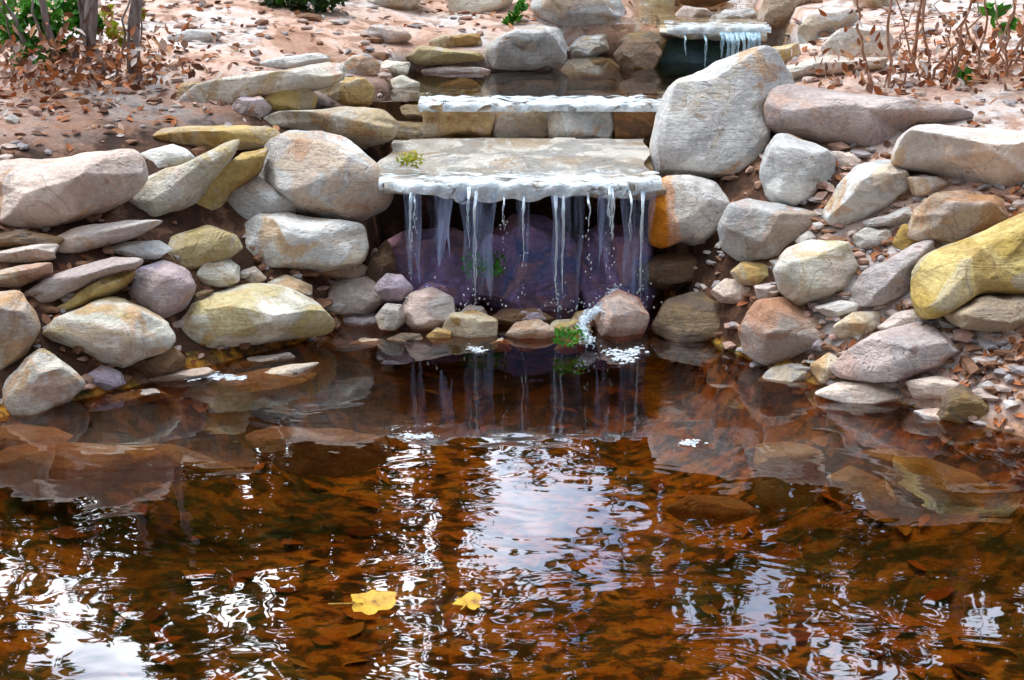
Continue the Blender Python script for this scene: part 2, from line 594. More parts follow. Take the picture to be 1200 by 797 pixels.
def rock(pts, mat, label, name='rock', group=None, thick=.85, back=0.0, y=None, low=.22, seed=None, rough=1.0, flat=.5, e=3.2):
    """A boulder whose outline towards the camera is given; it has its own depth and faceted, worn surface."""
    P = np.array(pts, float)
    seed = seed if seed is not None else len(ROCKS) * 13 + 5
    rs = np.random.RandomState(seed)
    c, area = centroid(P)
    hpx = P[:, 1].max() - P[:, 1].min()
    if y is None:
        _, d = ground_hit(c[0], min(c[1] + low * hpx, 790))
        d += back
    else:
        q = at_y(c[0], c[1], y)
        d = float((q - CAM) @ FWD)
    s = d / FPX
    cen = at_depth(c[0], c[1], d)
    L = (P - c) * [1, -1] * s * 1.05
    ring = np.concatenate([L[i] + (L[(i + 1) % len(L)] - L[i]) * np.linspace(0, 1, max(2, int(40 * np.linalg.norm(L[(i + 1) % len(L)] - L[i]) / (np.ptp(L[:, 0]) + np.ptp(L[:, 1])))), endpoint=False)[:, None] for i in range(len(L))])
    ev, RM = np.linalg.eigh(np.cov(ring.T))
    SC = np.sqrt(ev * 2)
    th, rr = poly_radius((L @ RM) / SC, np.zeros(2))
    size = math.sqrt(area) * s
    wid = (P[:, 0].max() - P[:, 0].min()) * s
    Tk = thick * .5 * (size * .75 + .25 * min(wid, hpx * s * 2))
    V, F = ICO[6 if area > 9000 else 5]
    a, b, cc = V[:, 0], V[:, 1], V[:, 2]
    rho = np.sqrt(a * a + b * b)
    kq = (rho ** e + np.abs(cc) ** e) ** (-1 / e)
    q = np.stack([a * kq, b * kq, cc * kq], 1)
    # worn facets: planes facing the viewer's side and the sky
    N = np.array([rs.uniform(-.2, .2), .90, .42])
    nrm = [np.append((N[:2] @ RM) * SC, N[2] * Tk)]
    for _ in range(9):
        v = rs.normal(size=3)
        v[2] = abs(v[2]) * rs.choice([1, 1, 1, -1])
        nrm.append(v)
    for i, n in enumerate(nrm):
        n = n / np.linalg.norm(n)
        t = (.74 - .18 * (flat - .5)) if i == 0 else rs.uniform(.70, .92)
        dd = q @ n - t
        q = q - np.where(dd > 0, dd * .92, 0)[:, None] * n
    ang = np.arctan2(q[:, 1], q[:, 0]) % (2 * math.pi)
    rho2 = np.sqrt(q[:, 0] ** 2 + q[:, 1] ** 2)
    nb = 72
    ib = (ang / (2 * math.pi) * nb).astype(int) % nb
    mxr = np.zeros(nb)
    np.maximum.at(mxr, ib, rho2)
    mxr = (np.roll(mxr, 1) + 2 * mxr + np.roll(mxr, -1)) / 4
    rho2 = rho2 / np.interp(ang, (np.arange(nb + 2) - .5) * 2 * math.pi / nb, np.concatenate([mxr[-1:], mxr, mxr[:1]]))
    rad = np.interp(ang, np.append(th, 2 * math.pi), np.append(rr, rr[0]))
    XY = np.stack([np.cos(ang) * rho2 * rad, np.sin(ang) * rho2 * rad], 1) * SC @ RM.T
    lx, ly, lz = XY[:, 0], XY[:, 1], q[:, 2] * Tk
    W = lx[:, None] * RT + ly[:, None] * UP - lz[:, None] * FWD
    Q = W / max(size, 1e-6)
    nn = V / np.linalg.norm(V, axis=1)[:, None]
    nxy = (nn[:, :2] / SC) @ RM.T
    nn = np.stack([nxy[:, 0], nxy[:, 1], nn[:, 2] / Tk], 1)
    nn /= np.linalg.norm(nn, axis=1)[:, None]
    out = nn[:, :1] * RT + nn[:, 1:2] * UP - nn[:, 2:3] * FWD
    dsp = .030 * nz(Q, 1.1, seed + 1) + .020 * -np.abs(nz(Q, 2.2, seed + 2)) + .009 * nz(Q, 5.5, seed + 3) - .006 * np.abs(nz(Q, 12, seed + 4, 14))
    W = W + out * (dsp * size * rough + .01 * size)[:, None]
    base = W[:, 2].min()
    org = cen + np.array([0, 0, base])
    me = mesh_np(name, W - [0, 0, base], F)
    o = link(name, me, mat=M[mat] if isinstance(mat, str) else mat)
    o.location = org
    tag(o, label, 'rock', group)
    ROCKS.append((o, W + cen, F))
    return o


LB, RB, UPP, FB = 'rocks of the left bank', 'rocks of the right bank', 'rocks around the upper pool', 'rocks at the foot of the waterfall'

# ---- left bank
rock([(-25, 197), (50, 187), (110, 177), (144, 174), (160, 181), (164, 207), (147, 230), (113, 247), (60, 268), (20, 272), (-25, 260)], 'pink', 'large pink and grey boulder with a pale top, cut by the left edge', 'boulder', LB, flat=.8)
rock([(164, 182), (200, 168), (217, 175), (228, 186), (187, 211), (172, 209)], 'pale', 'small pale block wedged between the big pink boulder and the white slanting slab', 'rock', LB, back=.05)
rock([(141, 252), (149, 227), (167, 214), (214, 194), (264, 164), (278, 164), (270, 182), (247, 209), (220, 242), (187, 259), (144, 265)], 'cream', 'white slab slanting up to the right beside the big pink boulder', 'stone_slab', LB, thick=.7)
rock([(185, 265), (225, 243), (253, 207), (280, 180), (312, 172), (308, 197), (278, 222), (258, 252), (215, 278), (195, 280)], 'ochre', 'ochre brown rock in shade under the white slanting slab', 'rock', LB, thick=.7, back=.06)
rock([(183, 163), (195, 150), (260, 146), (318, 149), (330, 162), (300, 173), (265, 178), (245, 183), (210, 177)], 'ochre', 'flat rock stained ochre and rust above the white slanting slab', 'rock', LB, thick=1.0)
rock([(285, 150), (335, 133), (400, 124), (445, 127), (463, 142), (457, 160), (430, 169), (413, 172), (380, 160), (330, 158), (300, 158)], 'cream', 'flat cream slab with a bright top at the left end of the upper pool', 'stone_slab', LB, thick=1.0, flat=.8)
rock([(303, 195), (318, 170), (340, 154), (375, 153), (405, 160), (425, 180), (452, 205), (459, 222), (450, 242), (420, 255), (380, 260), (345, 254), (325, 241), (310, 220)], 'pale', 'large smooth bluish white boulder at the left end of the waterfall ledge', 'boulder', LB, back=-.10, seed=18)
rock([(255, 248), (260, 230), (267, 215), (285, 204), (303, 206), (320, 222), (345, 240), (340, 257), (310, 264), (280, 274), (262, 267)], 'grey', 'grey rock with a dark underside left of the bluish white boulder', 'rock', LB, back=.06)
rock([(281, 285), (290, 262), (308, 250), (330, 247), (370, 255), (400, 259), (422, 262), (430, 290), (424, 306), (395, 314), (350, 320), (310, 319), (290, 307)], 'pale', 'rounded pale rock directly below the bluish white boulder, left of the falls', 'boulder', LB)
rock([(190, 290), (210, 275), (240, 263), (275, 276), (282, 290), (262, 307), (226, 317), (200, 309)], 'cream', 'greenish cream rock above the small round cream cobble', 'rock', LB)
rock([(231, 324), (245, 307), (263, 301), (279, 312), (281, 330), (260, 339), (241, 335)], 'cream', 'small round cream cobble on top of the long oval boulder', 'cobble', LB, thick=1.0)
rock([(200, 377), (215, 352), (250, 338), (290, 333), (330, 337), (365, 355), (388, 378), (382, 390), (330, 398), (290, 403), (250, 410), (225, 408), (207, 395)], 'cream', 'long oval cream boulder with a mustard stain lying at the water edge', 'boulder', LB, seed=71)
rock([(142, 343), (162, 317), (188, 304), (215, 316), (226, 336), (213, 360), (192, 372), (165, 368), (147, 354)], 'mauve', 'angular mauve grey rock left of the small round cream cobble', 'rock', LB)
rock([(60, 393), (75, 372), (109, 350), (128, 347), (162, 361), (190, 377), (205, 396), (197, 411), (165, 420), (132, 435), (117, 437), (90, 417)], 'cream', 'pale angular boulder below the mauve grey rock, tapering to a point at its foot', 'boulder', LB)
rock([(6, 456), (15, 437), (45, 406), (75, 429), (98, 450), (75, 472), (45, 492), (19, 492), (8, 473)], 'cream', 'yellowish cream rock standing in the water, lowest on the left bank', 'rock', LB)
rock([(-28, 345), (15, 342), (34, 364), (42, 384), (24, 415), (0, 437), (-28, 445)], 'tan', 'tan rock cut by the left edge above the lowest yellowish cream rock', 'rock', LB)
rock([(22, 352), (68, 324), (128, 300), (163, 304), (160, 314), (132, 320), (90, 341), (45, 364), (25, 363)], 'pink', 'long pinkish slab sloping down to the left above the ochre slab', 'stone_slab', LB, thick=.9, flat=.9)
rock([(30, 367), (49, 363), (94, 343), (132, 318), (154, 320), (142, 337), (96, 361), (62, 392), (46, 403), (35, 392)], 'ochre', 'narrow ochre slab in shade under the long pinkish slab', 'stone_slab', LB, thick=.7, back=.08)
rock([(-25, 297), (20, 289), (66, 286), (62, 303), (20, 308), (-25, 310)], 'pink', 'thin pale pink flat stone cut by the left edge', 'rock', LB, thick=1.0)
rock([(-25, 276), (30, 270), (72, 279), (62, 291), (-25, 295)], 'brown', 'dark brown flat stone under the big pink boulder', 'rock', LB, thick=.9)
rock([(45, 293), (90, 268), (140, 258), (190, 258), (152, 280), (102, 295), (70, 302)], 'pink', 'sloping pinkish grey slab under the white slanting slab', 'stone_slab', LB, thick=.8)
rock([(-25, 322), (20, 312), (60, 308), (58, 320), (22, 336), (-25, 342)], 'tan', 'tan stone under the thin pale pink flat stone at the left edge', 'rock', LB, thick=.9)
rock([(100, 296), (140, 284), (185, 282), (200, 292), (185, 304), (140, 303)], 'pale', 'flattish grey white stone behind the mauve grey rock', 'rock', LB)
rock([(308, 331), (335, 322), (364, 334), (364, 347), (325, 346)], 'pale', 'little pale stone tucked under the rounded pale rock', 'cobble', LB)
rock([(363, 347), (385, 330), (415, 321), (440, 329), (449, 350), (432, 370), (390, 374), (370, 364)], 'pink', 'pinkish rubble rock between the oval boulder and the falls', 'rock', FB)
rock([(386, 380), (410, 366), (450, 369), (464, 385), (440, 397), (400, 396)], 'mauve', 'low mauve rock at the water edge right of the oval boulder', 'rock', FB)
rock([(135, 434), (160, 416), (200, 405), (215, 420), (207, 439), (170, 444)], 'brown', 'dark wet rock in the shade under the pale angular boulder', 'rock', LB)
rock([(104, 440), (118, 428), (140, 436), (146, 450), (126, 458), (108, 454)], 'mauve', 'small bluish cobble beside the lowest yellowish cream rock', 'cobble', LB)
rock([(-28, 505), (20, 498), (60, 503), (84, 512), (70, 524), (20, 530), (-28, 532)], 'pink', 'low pale stone breaking the water at the left edge', 'rock', LB, thick=1.0, low=.1)
rock([(208, 464), (263, 441), (327, 430), (371, 425), (363, 449), (312, 462), (271, 480), (226, 478)], 'tan', 'olive tan slab lying half under water below the oval boulder', 'stone_slab', LB, thick=.8, back=-.03)

rock([(282, 318), (298, 312), (312, 326), (300, 336), (284, 333)], 'tan', 'thumb sized tan stone right of the small round cream cobble', 'cobble', LB)
rock([(224, 346), (238, 340), (250, 340), (236, 354), (222, 362)], 'brown', 'small dark stone between the mauve grey rock and the oval boulder', 'cobble', LB)
rock([(146, 448), (185, 438), (240, 431), (252, 438), (200, 452), (160, 456)], 'tan', 'flat orange brown stone in the shallows below the pale angular boulder', 'rock', LB, thick=1.0)
rock([(250, 432), (290, 420), (338, 413), (345, 420), (300, 431), (262, 437)], 'pink', 'thin pinkish stone in the shallows under the oval boulder', 'rock', LB, thick=1.0)
rock([(110, 470), (140, 458), (180, 456), (196, 464), (160, 476), (120, 480)], 'pink', 'thin rosy stone in the shallows right of the lowest yellowish cream rock', 'rock', LB, thick=1.0)
rock([(330, 404), (370, 396), (420, 400), (430, 408), (390, 416), (345, 414)], 'brown', 'low dark stone in the shallows right of the oval boulder', 'rock', LB, thick=1.0)
rock([(428, 300), (440, 290), (452, 300), (452, 318), (438, 324), (428, 316)], 'brown', 'dark stone between the rounded pale rock and the falls', 'cobble', LB)
rock([(345, 310), (380, 314), (420, 308), (434, 316), (415, 326), (370, 326), (348, 322)], 'tan', 'low tan stone in shade under the rounded pale rock', 'rock', LB)
rock([(284, 212), (300, 200), (310, 206), (306, 222), (290, 228)], 'brown', 'small dark stone in the gap left of the bluish white boulder', 'cobble', LB, back=.05)
rock([(428, 160), (445, 154), (456, 166), (450, 184), (436, 178)], 'brown', 'small dark stone in the notch above the bluish white boulder', 'cobble', LB, back=.05)

# ---- around the upper pool
rock([(214, 122), (235, 104), (285, 91), (330, 82), (375, 71), (400, 74), (398, 96), (350, 107), (300, 122), (250, 134), (225, 132)], 'cream', 'long whitish slab rising to the right across the pink path', 'stone_slab', UPP, thick=1.0, flat=.9)
rock([(305, 120), (320, 102), (345, 97), (370, 111), (367, 129), (330, 137), (310, 137)], 'ochre', 'squat ochre rock in front of the long whitish slab', 'rock', UPP)
rock([(268, 130), (285, 114), (304, 112), (318, 126), (308, 138), (280, 139)], 'mauve', 'small mauve grey rock left of the squat ochre rock', 'rock', UPP)
rock([(206, 110), (215, 96), (231, 96), (238, 106), (226, 119), (211, 119)], 'tan', 'small tan cobble at the left tip of the long whitish slab', 'cobble', UPP)
rock([(372, 102), (390, 88), (425, 91), (440, 105), (432, 123), (395, 127), (375, 119)], 'ochre', 'yellowish rock left of the white stone by the pool', 'rock', UPP)
rock([(440, 102), (470, 87), (492, 98), (487, 116), (455, 122)], 'cream', 'white stone at the left corner of the upper pool', 'rock', UPP)
rock([(400, 76), (412, 64), (431, 63), (445, 75), (440, 89), (415, 93), (402, 89)], 'grey', 'round grey cobble above the yellowish rock', 'cobble', UPP)
rock([(506, 113), (520, 95), (540, 88), (560, 97), (570, 110), (562, 118), (520, 119)], 'ochre', 'pointed orange ochre rock standing at the back of the upper pool', 'rock', UPP, seed=402)
rock([(476, 68), (490, 54), (530, 59), (560, 62), (568, 70), (530, 75), (490, 77)], 'cream', 'thin white flat stone left of the square grey boulder', 'rock', UPP)
rock([(503, 50), (520, 42), (560, 39), (565, 52), (530, 59), (510, 59)], 'ochre', 'mossy ochre stone on the thin white flat stone', 'rock', UPP)
rock([(566, 62), (580, 40), (620, 29), (655, 29), (664, 50), (662, 70), (630, 85), (590, 85), (573, 76)], 'grey', 'square grey boulder behind the upper pool', 'boulder', UPP, seed=77)
rock([(624, 10), (632, -20), (715, -20), (732, 12), (716, 39), (680, 43), (645, 30)], 'pale', 'large pale boulder at the top edge, right of the green weed', 'boulder', UPP)
rock([(736, 10), (745, -20), (792, -20), (785, 30), (766, 47), (745, 36)], 'cream', 'upright cream boulder at the top edge above the dark upper basin', 'boulder', UPP)
rock([(525, -22), (608, -22), (594, 8), (562, 28), (545, 34), (527, 20)], 'cream', 'cream boulder at the top edge left of the green weed', 'boulder', UPP)
rock([(658, 83), (670, 71), (695, 66), (718, 70), (729, 80), (722, 92), (700, 98), (672, 96)], 'pale', 'smooth bluish oval stone lying right of the square grey boulder', 'cobble', UPP, seed=91)
rock([(662, 56), (685, 42), (710, 39), (719, 60), (690, 69), (668, 68)], 'pale', 'pale stone behind the smooth bluish oval stone', 'rock', UPP)
rock([(428, 6), (450, -14), (505, -14), (482, 13), (440, 20)], 'cream', 'white flat stone at the top edge beside the path', 'rock', UPP)
rock([(420, 42), (440, 30), (470, 32), (482, 44), (462, 54), (430, 53)], 'pink', 'low pink stone in the path below the white flat stone', 'rock', UPP)
rock([(720, 62), (735, 44), (760, 44), (775, 62), (765, 84), (738, 90)], 'brown', 'dark wet rock at the back of the upper basin', 'rock', UPP, y=1.86)
rock([(556, 118), (574, 101), (600, 98), (604, 112), (580, 119)], 'tan', 'low tan stone right of the pointed orange ochre rock', 'rock', UPP)
rock([(655, 100), (664, 92), (700, 96), (716, 92), (722, 104), (690, 108), (660, 108)], 'brown', 'low dark stone under the smooth bluish oval stone', 'rock', UPP)
rock([(570, 90), (600, 84), (640, 86), (648, 94), (600, 98), (574, 98)], 'brown', 'dark slab in shade under the square grey boulder', 'rock', UPP)
rock([(595, 96), (630, 90), (655, 96), (650, 108), (615, 112), (598, 107)], 'pink', 'low pinkish stone under the square grey boulder', 'rock', UPP)

rock([(438, 154), (465, 142), (505, 145), (520, 155), (500, 166), (450, 168)], 'cream', 'flat white stone between the pool and the left end of the pale ledge', 'rock', UPP, thick=1.0)
rock([(448, 132), (475, 122), (510, 124), (520, 134), (500, 143), (460, 144)], 'pale', 'low pale stone at the left shore of the upper pool', 'rock', UPP, thick=1.0)
rock([(300, 78), (330, 66), (372, 62), (388, 70), (350, 82), (315, 86)], 'pale', 'low whitish stone on the path above the long whitish slab', 'rock', UPP)
rock([(196, 44), (215, 36), (246, 34), (258, 42), (240, 52), (206, 52)], 'pale', 'low whitish stone on the path right of the leafy shrub', 'rock', UPP)
rock([(452, 70), (480, 74), (478, 88), (450, 90), (440, 82)], 'cream', 'little white stone beside the round grey cobble', 'cobble', UPP)
rock([(492, 82), (530, 76), (572, 80), (575, 92), (540, 92), (500, 96)], 'pink', 'low pink stone behind the pointed orange ochre rock', 'rock', UPP)
rock([(645, -20), (650, -5), (640, 6), (612, -2), (612, -20)], 'tan', 'tan stone at the top edge behind the green weed', 'rock', UPP)

for q_ in [
    ([(498, 124), (530, 119), (572, 120), (580, 140), (576, 164), (500, 165)], 'ochre', 'blocky ochre step stone, leftmost of the row at the back of the ledge'),
    ([(574, 122), (610, 118), (640, 120), (644, 142), (640, 165), (580, 165)], 'tan', 'blocky tan step stone between the ochre one and the pale one of the row'),
    ([(640, 122), (668, 118), (716, 118), (722, 140), (714, 164), (646, 165)], 'pale', 'blocky pale grey step stone in the row at the back of the ledge'),
    ([(716, 122), (740, 118), (776, 119), (780, 142), (776, 164), (722, 164)], 'umber', 'blocky rust brown step stone, rightmost of the row at the back of the ledge'),
]:
    rock(q_[0], q_[1], q_[2], 'step_stone', 'step stones between the ledge and the upper basin', y=.93, thick=1.0, e=6.0, rough=.8, flat=.2)

# ---- right bank
rock([(768, 172), (774, 135), (785, 105), (820, 85), (860, 65), (890, 57), (907, 64), (918, 85), (928, 110), (908, 122), (895, 142), (892, 177), (877, 207), (850, 215), (800, 210), (775, 207)], 'pale', 'biggest pale boulder, leaning at the right end of the waterfall ledge', 'boulder', RB, thick=.9, seed=55)
rock([(762, 240), (775, 212), (810, 206), (840, 214), (854, 240), (842, 272), (820, 288), (800, 280), (780, 290), (762, 284)], 'rust', 'pale rock with a bright orange flank at the right end of the falls', 'boulder', RB, seed=31, back=-.16)
rock([(901, 125), (910, 103), (925, 96), (970, 102), (1020, 114), (1080, 124), (1132, 131), (1140, 141), (1100, 150), (1065, 157), (1040, 177), (1010, 180), (970, 167), (925, 154), (905, 147)], 'dusk', 'long pinkish mauve boulder lying above the other right bank rocks', 'boulder', RB, flat=.75)
rock([(892, 205), (900, 175), (912, 156), (930, 156), (960, 170), (978, 190), (972, 220), (957, 242), (925, 245), (900, 231)], 'pale', 'squarish white boulder under the long pinkish mauve boulder', 'boulder', RB)
rock([(966, 247), (985, 215), (1010, 193), (1045, 186), (1062, 205), (1065, 220), (1047, 247), (1015, 260), (985, 267), (970, 260)], 'pale', 'greenish white boulder right of the squarish white boulder', 'boulder', RB)
rock([(1052, 185), (1060, 160), (1075, 149), (1110, 146), (1160, 149), (1225, 164), (1225, 236), (1180, 226), (1130, 212), (1085, 197), (1060, 202)], 'pink', 'big pinkish tan boulder cut by the right edge', 'boulder', RB, thick=1.0)
rock([(963, 56), (980, 38), (1010, 27), (1040, 29), (1052, 50), (1042, 71), (1000, 77), (970, 71)], 'pink', 'rounded pink rock left of the dry shrub', 'rock', RB)
rock([(936, 32), (950, 15), (970, 6), (1000, 11), (1005, 25), (976, 40), (945, 54)], 'grey', 'slate grey rock near the top edge behind the rounded pink rock', 'rock', RB)
rock([(906, 83), (940, 72), (975, 64), (1010, 69), (1039, 69), (1032, 84), (985, 89), (930, 91)], 'cream', 'flat white slab below the rounded pink rock', 'stone_slab', RB, flat=.9)
rock([(896, 73), (905, 55), (935, 51), (939, 65), (927, 76), (905, 82)], 'ochre', 'small yellowish stone beside the upper fall', 'rock', RB)
rock([(888, 24), (900, -12), (952, -12), (947, 10), (927, 29), (900, 34)], 'tan', 'tan rock at the top edge right of the upper fall', 'rock', RB)
rock([(1000, -10), (1040, -15), (1050, 5), (1030, 18), (1004, 10)], 'cream', 'pale stone at the top edge right of the slate grey rock', 'rock', RB)
rock([(845, 265), (855, 240), (880, 232), (915, 239), (950, 249), (967, 262), (942, 287), (905, 302), (870, 306), (851, 291)], 'grey', 'egg shaped grey boulder below the squarish white boulder', 'boulder', RB, seed=604)
rock([(905, 316), (925, 290), (955, 280), (990, 284), (1012, 310), (997, 342), (970, 360), (935, 357), (913, 336)], 'cream', 'yellowish cream boulder below the egg shaped grey boulder', 'boulder', RB)
rock([(1001, 341), (1015, 318), (1050, 299), (1070, 287), (1097, 279), (1092, 296), (1067, 321), (1062, 341), (1030, 357), (1006, 357)], 'dusk', 'slanting pinkish grey rock between the yellowish cream boulder and the yellow boulder', 'rock', RB)
rock([(1073, 347), (1079, 315), (1094, 297), (1140, 279), (1180, 261), (1225, 243), (1225, 347), (1190, 352), (1140, 347), (1112, 362), (1085, 377)], 'yellow', 'big bright yellow boulder at the right edge', 'boulder', RB, thick=.8, seed=4321)
rock([(1112, 368), (1150, 348), (1225, 345), (1225, 390), (1170, 389), (1130, 384)], 'ochre', 'dark ochre rock in shade under the big yellow boulder', 'rock', RB)
rock([(1068, 277), (1075, 245), (1095, 227), (1130, 224), (1177, 234), (1187, 256), (1152, 278), (1110, 288)], 'tan', 'brown mossy rock between the pinkish tan boulder and the yellow boulder', 'rock', RB)
rock([(868, 387), (890, 352), (920, 349), (955, 369), (982, 388), (972, 412), (940, 427), (900, 427), (878, 417)], 'tan', 'pale topped boulder with orange brown foot, right of the dark rocks', 'boulder', RB)
rock([(976, 432), (1000, 410), (1030, 391), (1080, 377), (1122, 389), (1132, 410), (1117, 437), (1080, 447), (1020, 447), (990, 442)], 'dusk', 'broad pinkish grey boulder low on the right bank, dark hollow under it', 'boulder', RB)
rock([(833, 341), (850, 327), (870, 327), (887, 345), (872, 357), (845, 354)], 'pink', 'small pale pink rock above the pale topped boulder', 'cobble', RB)
rock([(856, 319), (870, 307), (900, 309), (910, 325), (885, 335), (865, 332)], 'ochre', 'small yellow brown stone under the egg shaped grey boulder', 'cobble', RB)
rock([(890, 446), (905, 431), (930, 427), (952, 440), (942, 457), (905, 460)], 'pale', 'small bluish white rock at the water edge below the pale topped boulder', 'cobble', RB)
rock([(1098, 492), (1105, 465), (1130, 451), (1152, 465), (1157, 490), (1130, 501)], 'brown', 'dark brown round rock at the water edge near the right side', 'cobble', RB)
rock([(998, 277), (1015, 266), (1040, 268), (1046, 282), (1030, 292), (1006, 292)], 'cream', 'little white stone below the greenish white boulder', 'cobble', RB)
rock([(1046, 285), (1060, 262), (1078, 268), (1080, 286), (1060, 298)], 'ochre', 'little yellow green stone left of the brown mossy rock', 'cobble', RB)
rock([(1030, 384), (1052, 366), (1078, 362), (1092, 374), (1070, 384), (1042, 392)], 'pink', 'small pink stone on top of the broad pinkish grey boulder', 'cobble', RB)
rock([(978, 382), (1000, 366), (1028, 366), (1030, 384), (1005, 398), (984, 396)], 'tan', 'small rusty stone above the left end of the broad pinkish grey boulder', 'cobble', RB)
rock([(955, 462), (985, 448), (1040, 450), (1075, 462), (1060, 474), (1000, 476)], 'pink', 'low whitish pink ledge stone at the water edge under the broad boulder', 'rock', RB)
rock([(1072, 482), (1100, 478), (1132, 496), (1120, 506), (1088, 502)], 'pink', 'pinkish stone at the water edge left of the dark brown round rock', 'cobble', RB)
rock([(740, 326), (770, 300), (810, 294), (850, 304), (864, 326), (830, 337), (780, 340)], 'brown', 'flat dark brown rock right of the falls under the orange flanked rock', 'rock', RB)
rock([(763, 382), (780, 352), (815, 341), (850, 354), (870, 381), (864, 405), (820, 413), (780, 408)], 'brown', 'big dark wet boulder right of the round red speckled rock', 'boulder', RB)

rock([(972, 178), (1000, 178), (1014, 190), (992, 210), (974, 216)], 'pink', 'pinkish stone in the gap between the squarish white and greenish white boulders', 'cobble', RB, back=.05)
rock([(1062, 446), (1100, 440), (1128, 452), (1108, 470), (1072, 467)], 'pink', 'pinkish stone left above the dark brown round rock', 'cobble', RB)
rock([(950, 428), (972, 413), (990, 426), (986, 446), (960, 449)], 'tan', 'small tan stone left of the broad pinkish grey boulder', 'cobble', RB)
rock([(1012, 258), (1040, 252), (1068, 240), (1076, 252), (1060, 266), (1020, 268)], 'grey', 'thin grey stone under the greenish white boulder', 'cobble', RB)
rock([(884, 335), (905, 332), (920, 344), (905, 354), (888, 350)], 'pink', 'small rosy stone left under the yellowish cream boulder', 'cobble', RB)
rock([(955, 360), (985, 352), (1008, 356), (1004, 368), (975, 374)], 'pink', 'small pink stone under the yellowish cream boulder', 'cobble', RB)
rock([(1020, 200), (1050, 178), (1062, 186), (1050, 192), (1030, 206)], 'brown', 'dark stone in the gap above the greenish white boulder', 'cobble', RB, back=.1)
rock([(880, 225), (893, 196), (900, 205), (905, 235), (890, 236)], 'brown', 'narrow dark stone in the gap left of the squarish white boulder', 'cobble', RB, back=.08)
rock([(1062, 208), (1085, 204), (1120, 216), (1100, 228), (1072, 230)], 'pink', 'pinkish stone under the left end of the big pinkish tan boulder', 'cobble', RB)
rock([(860, 440), (885, 430), (896, 444), (884, 452), (864, 450)], 'brown', 'small dark stone at the water edge left of the bluish white rock', 'cobble', RB)

# ---- waterfall wall and foot
WG = 'wet rocks of the wall behind the falls'
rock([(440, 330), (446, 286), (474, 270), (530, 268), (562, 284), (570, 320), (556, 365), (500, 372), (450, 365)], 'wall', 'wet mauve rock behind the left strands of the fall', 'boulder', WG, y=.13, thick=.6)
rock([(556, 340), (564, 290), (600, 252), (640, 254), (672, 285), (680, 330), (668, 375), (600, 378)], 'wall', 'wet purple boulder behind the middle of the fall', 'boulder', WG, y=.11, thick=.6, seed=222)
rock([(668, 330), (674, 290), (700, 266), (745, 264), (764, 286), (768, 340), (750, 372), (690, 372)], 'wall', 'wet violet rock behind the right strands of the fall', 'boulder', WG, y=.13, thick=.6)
rock([(425, 330), (438, 300), (452, 280), (462, 300), (466, 330), (450, 345)], 'brown', 'rust brown rock in the dark left corner of the falls', 'rock', WG, y=.02)
rock([(466, 366), (480, 345), (505, 337), (530, 350), (532, 373), (510, 388), (485, 388)], 'pink', 'pinkish speckled rock at the left foot of the fall', 'rock', FB, y=-.16)
rock([(438, 338), (452, 320), (470, 322), (484, 338), (472, 352), (450, 352)], 'mauve', 'small mauve cobble at the left corner of the falls', 'cobble', FB, y=-.1)
rock([(440, 372), (452, 356), (470, 358), (476, 374), (462, 388), (446, 386)], 'pale', 'small whitish cobble left of the pinkish speckled rock', 'cobble', FB, y=-.2)
rock([(516, 388), (530, 368), (558, 364), (582, 376), (580, 397), (548, 405), (524, 402)], 'ochre', 'ochre rock in the water below the middle of the fall', 'rock', FB, y=-.22)
rock([(592, 393), (605, 378), (630, 375), (652, 388), (647, 403), (615, 412), (600, 407)], 'tan', 'tan oval stone in the water left of the green moss', 'cobble', FB, y=-.24)
rock([(570, 376), (590, 362), (625, 362), (650, 374), (630, 384), (590, 386)], 'brown', 'dark wet rock just behind the tan oval stone', 'rock', FB, y=-.12)
rock([(636, 392), (650, 376), (676, 374), (692, 386), (684, 402), (655, 404)], 'ochre', 'small yellow brown stone under the green moss', 'cobble', FB, y=-.2)
rock([(696, 376), (704, 352), (725, 339), (749, 350), (760, 373), (752, 394), (725, 402), (703, 394)], 'red', 'round red speckled rock right of the white foam at the foot of the fall', 'boulder', FB, y=-.2, thick=1.0, seed=909)

for q_ in [
    ([(498, 396), (512, 384), (528, 388), (528, 402), (510, 406)], 'ochre', 'wet orange stone at the water right of the pinkish speckled rock', -.26),
    ([(534, 372), (548, 358), (566, 360), (572, 372), (552, 380)], 'pink', 'pale rosy stone just behind the ochre rock under the fall', -.10),
    ([(574, 402), (588, 396), (602, 402), (598, 412), (580, 412)], 'tan', 'wet tan pebble between the ochre rock and the tan oval stone', -.30),
    ([(484, 346), (500, 330), (520, 332), (526, 346), (504, 352)], 'wall', 'wet lilac stone above the pinkish speckled rock', -.05),
    ([(648, 410), (662, 398), (684, 400), (686, 410), (664, 416)], 'tan', 'flat wet tan pebble under the small yellow brown stone', -.30),
    ([(600, 378), (612, 364), (632, 362), (640, 374), (622, 380)], 'mauve', 'small wet mauve stone behind the tan oval stone', -.14),
    ([(452, 398), (470, 390), (492, 392), (496, 402), (470, 408)], 'brown', 'dark wet flat stone below the pinkish speckled rock', -.28),
    ([(408, 404), (424, 396), (446, 398), (448, 408), (424, 412)], 'tan', 'low tan pebble at the water under the low mauve rock', -.3),
    ([(756, 402), (770, 392), (786, 400), (782, 412), (764, 412)], 'brown', 'dark wet pebble between the round red speckled rock and the big dark boulder', -.26),
    ([(664, 384), (676, 366), (694, 362), (702, 372), (690, 388)], 'ochre', 'yellowish wet stone left of the round red speckled rock', -.17),
]:
    rock(q_[0], q_[1], q_[2], 'cobble', FB, y=q_[3])

# ---- stones added under the pond water, several standing in for mirrored bank rocks
SB = 'broad stones added under the pond water'


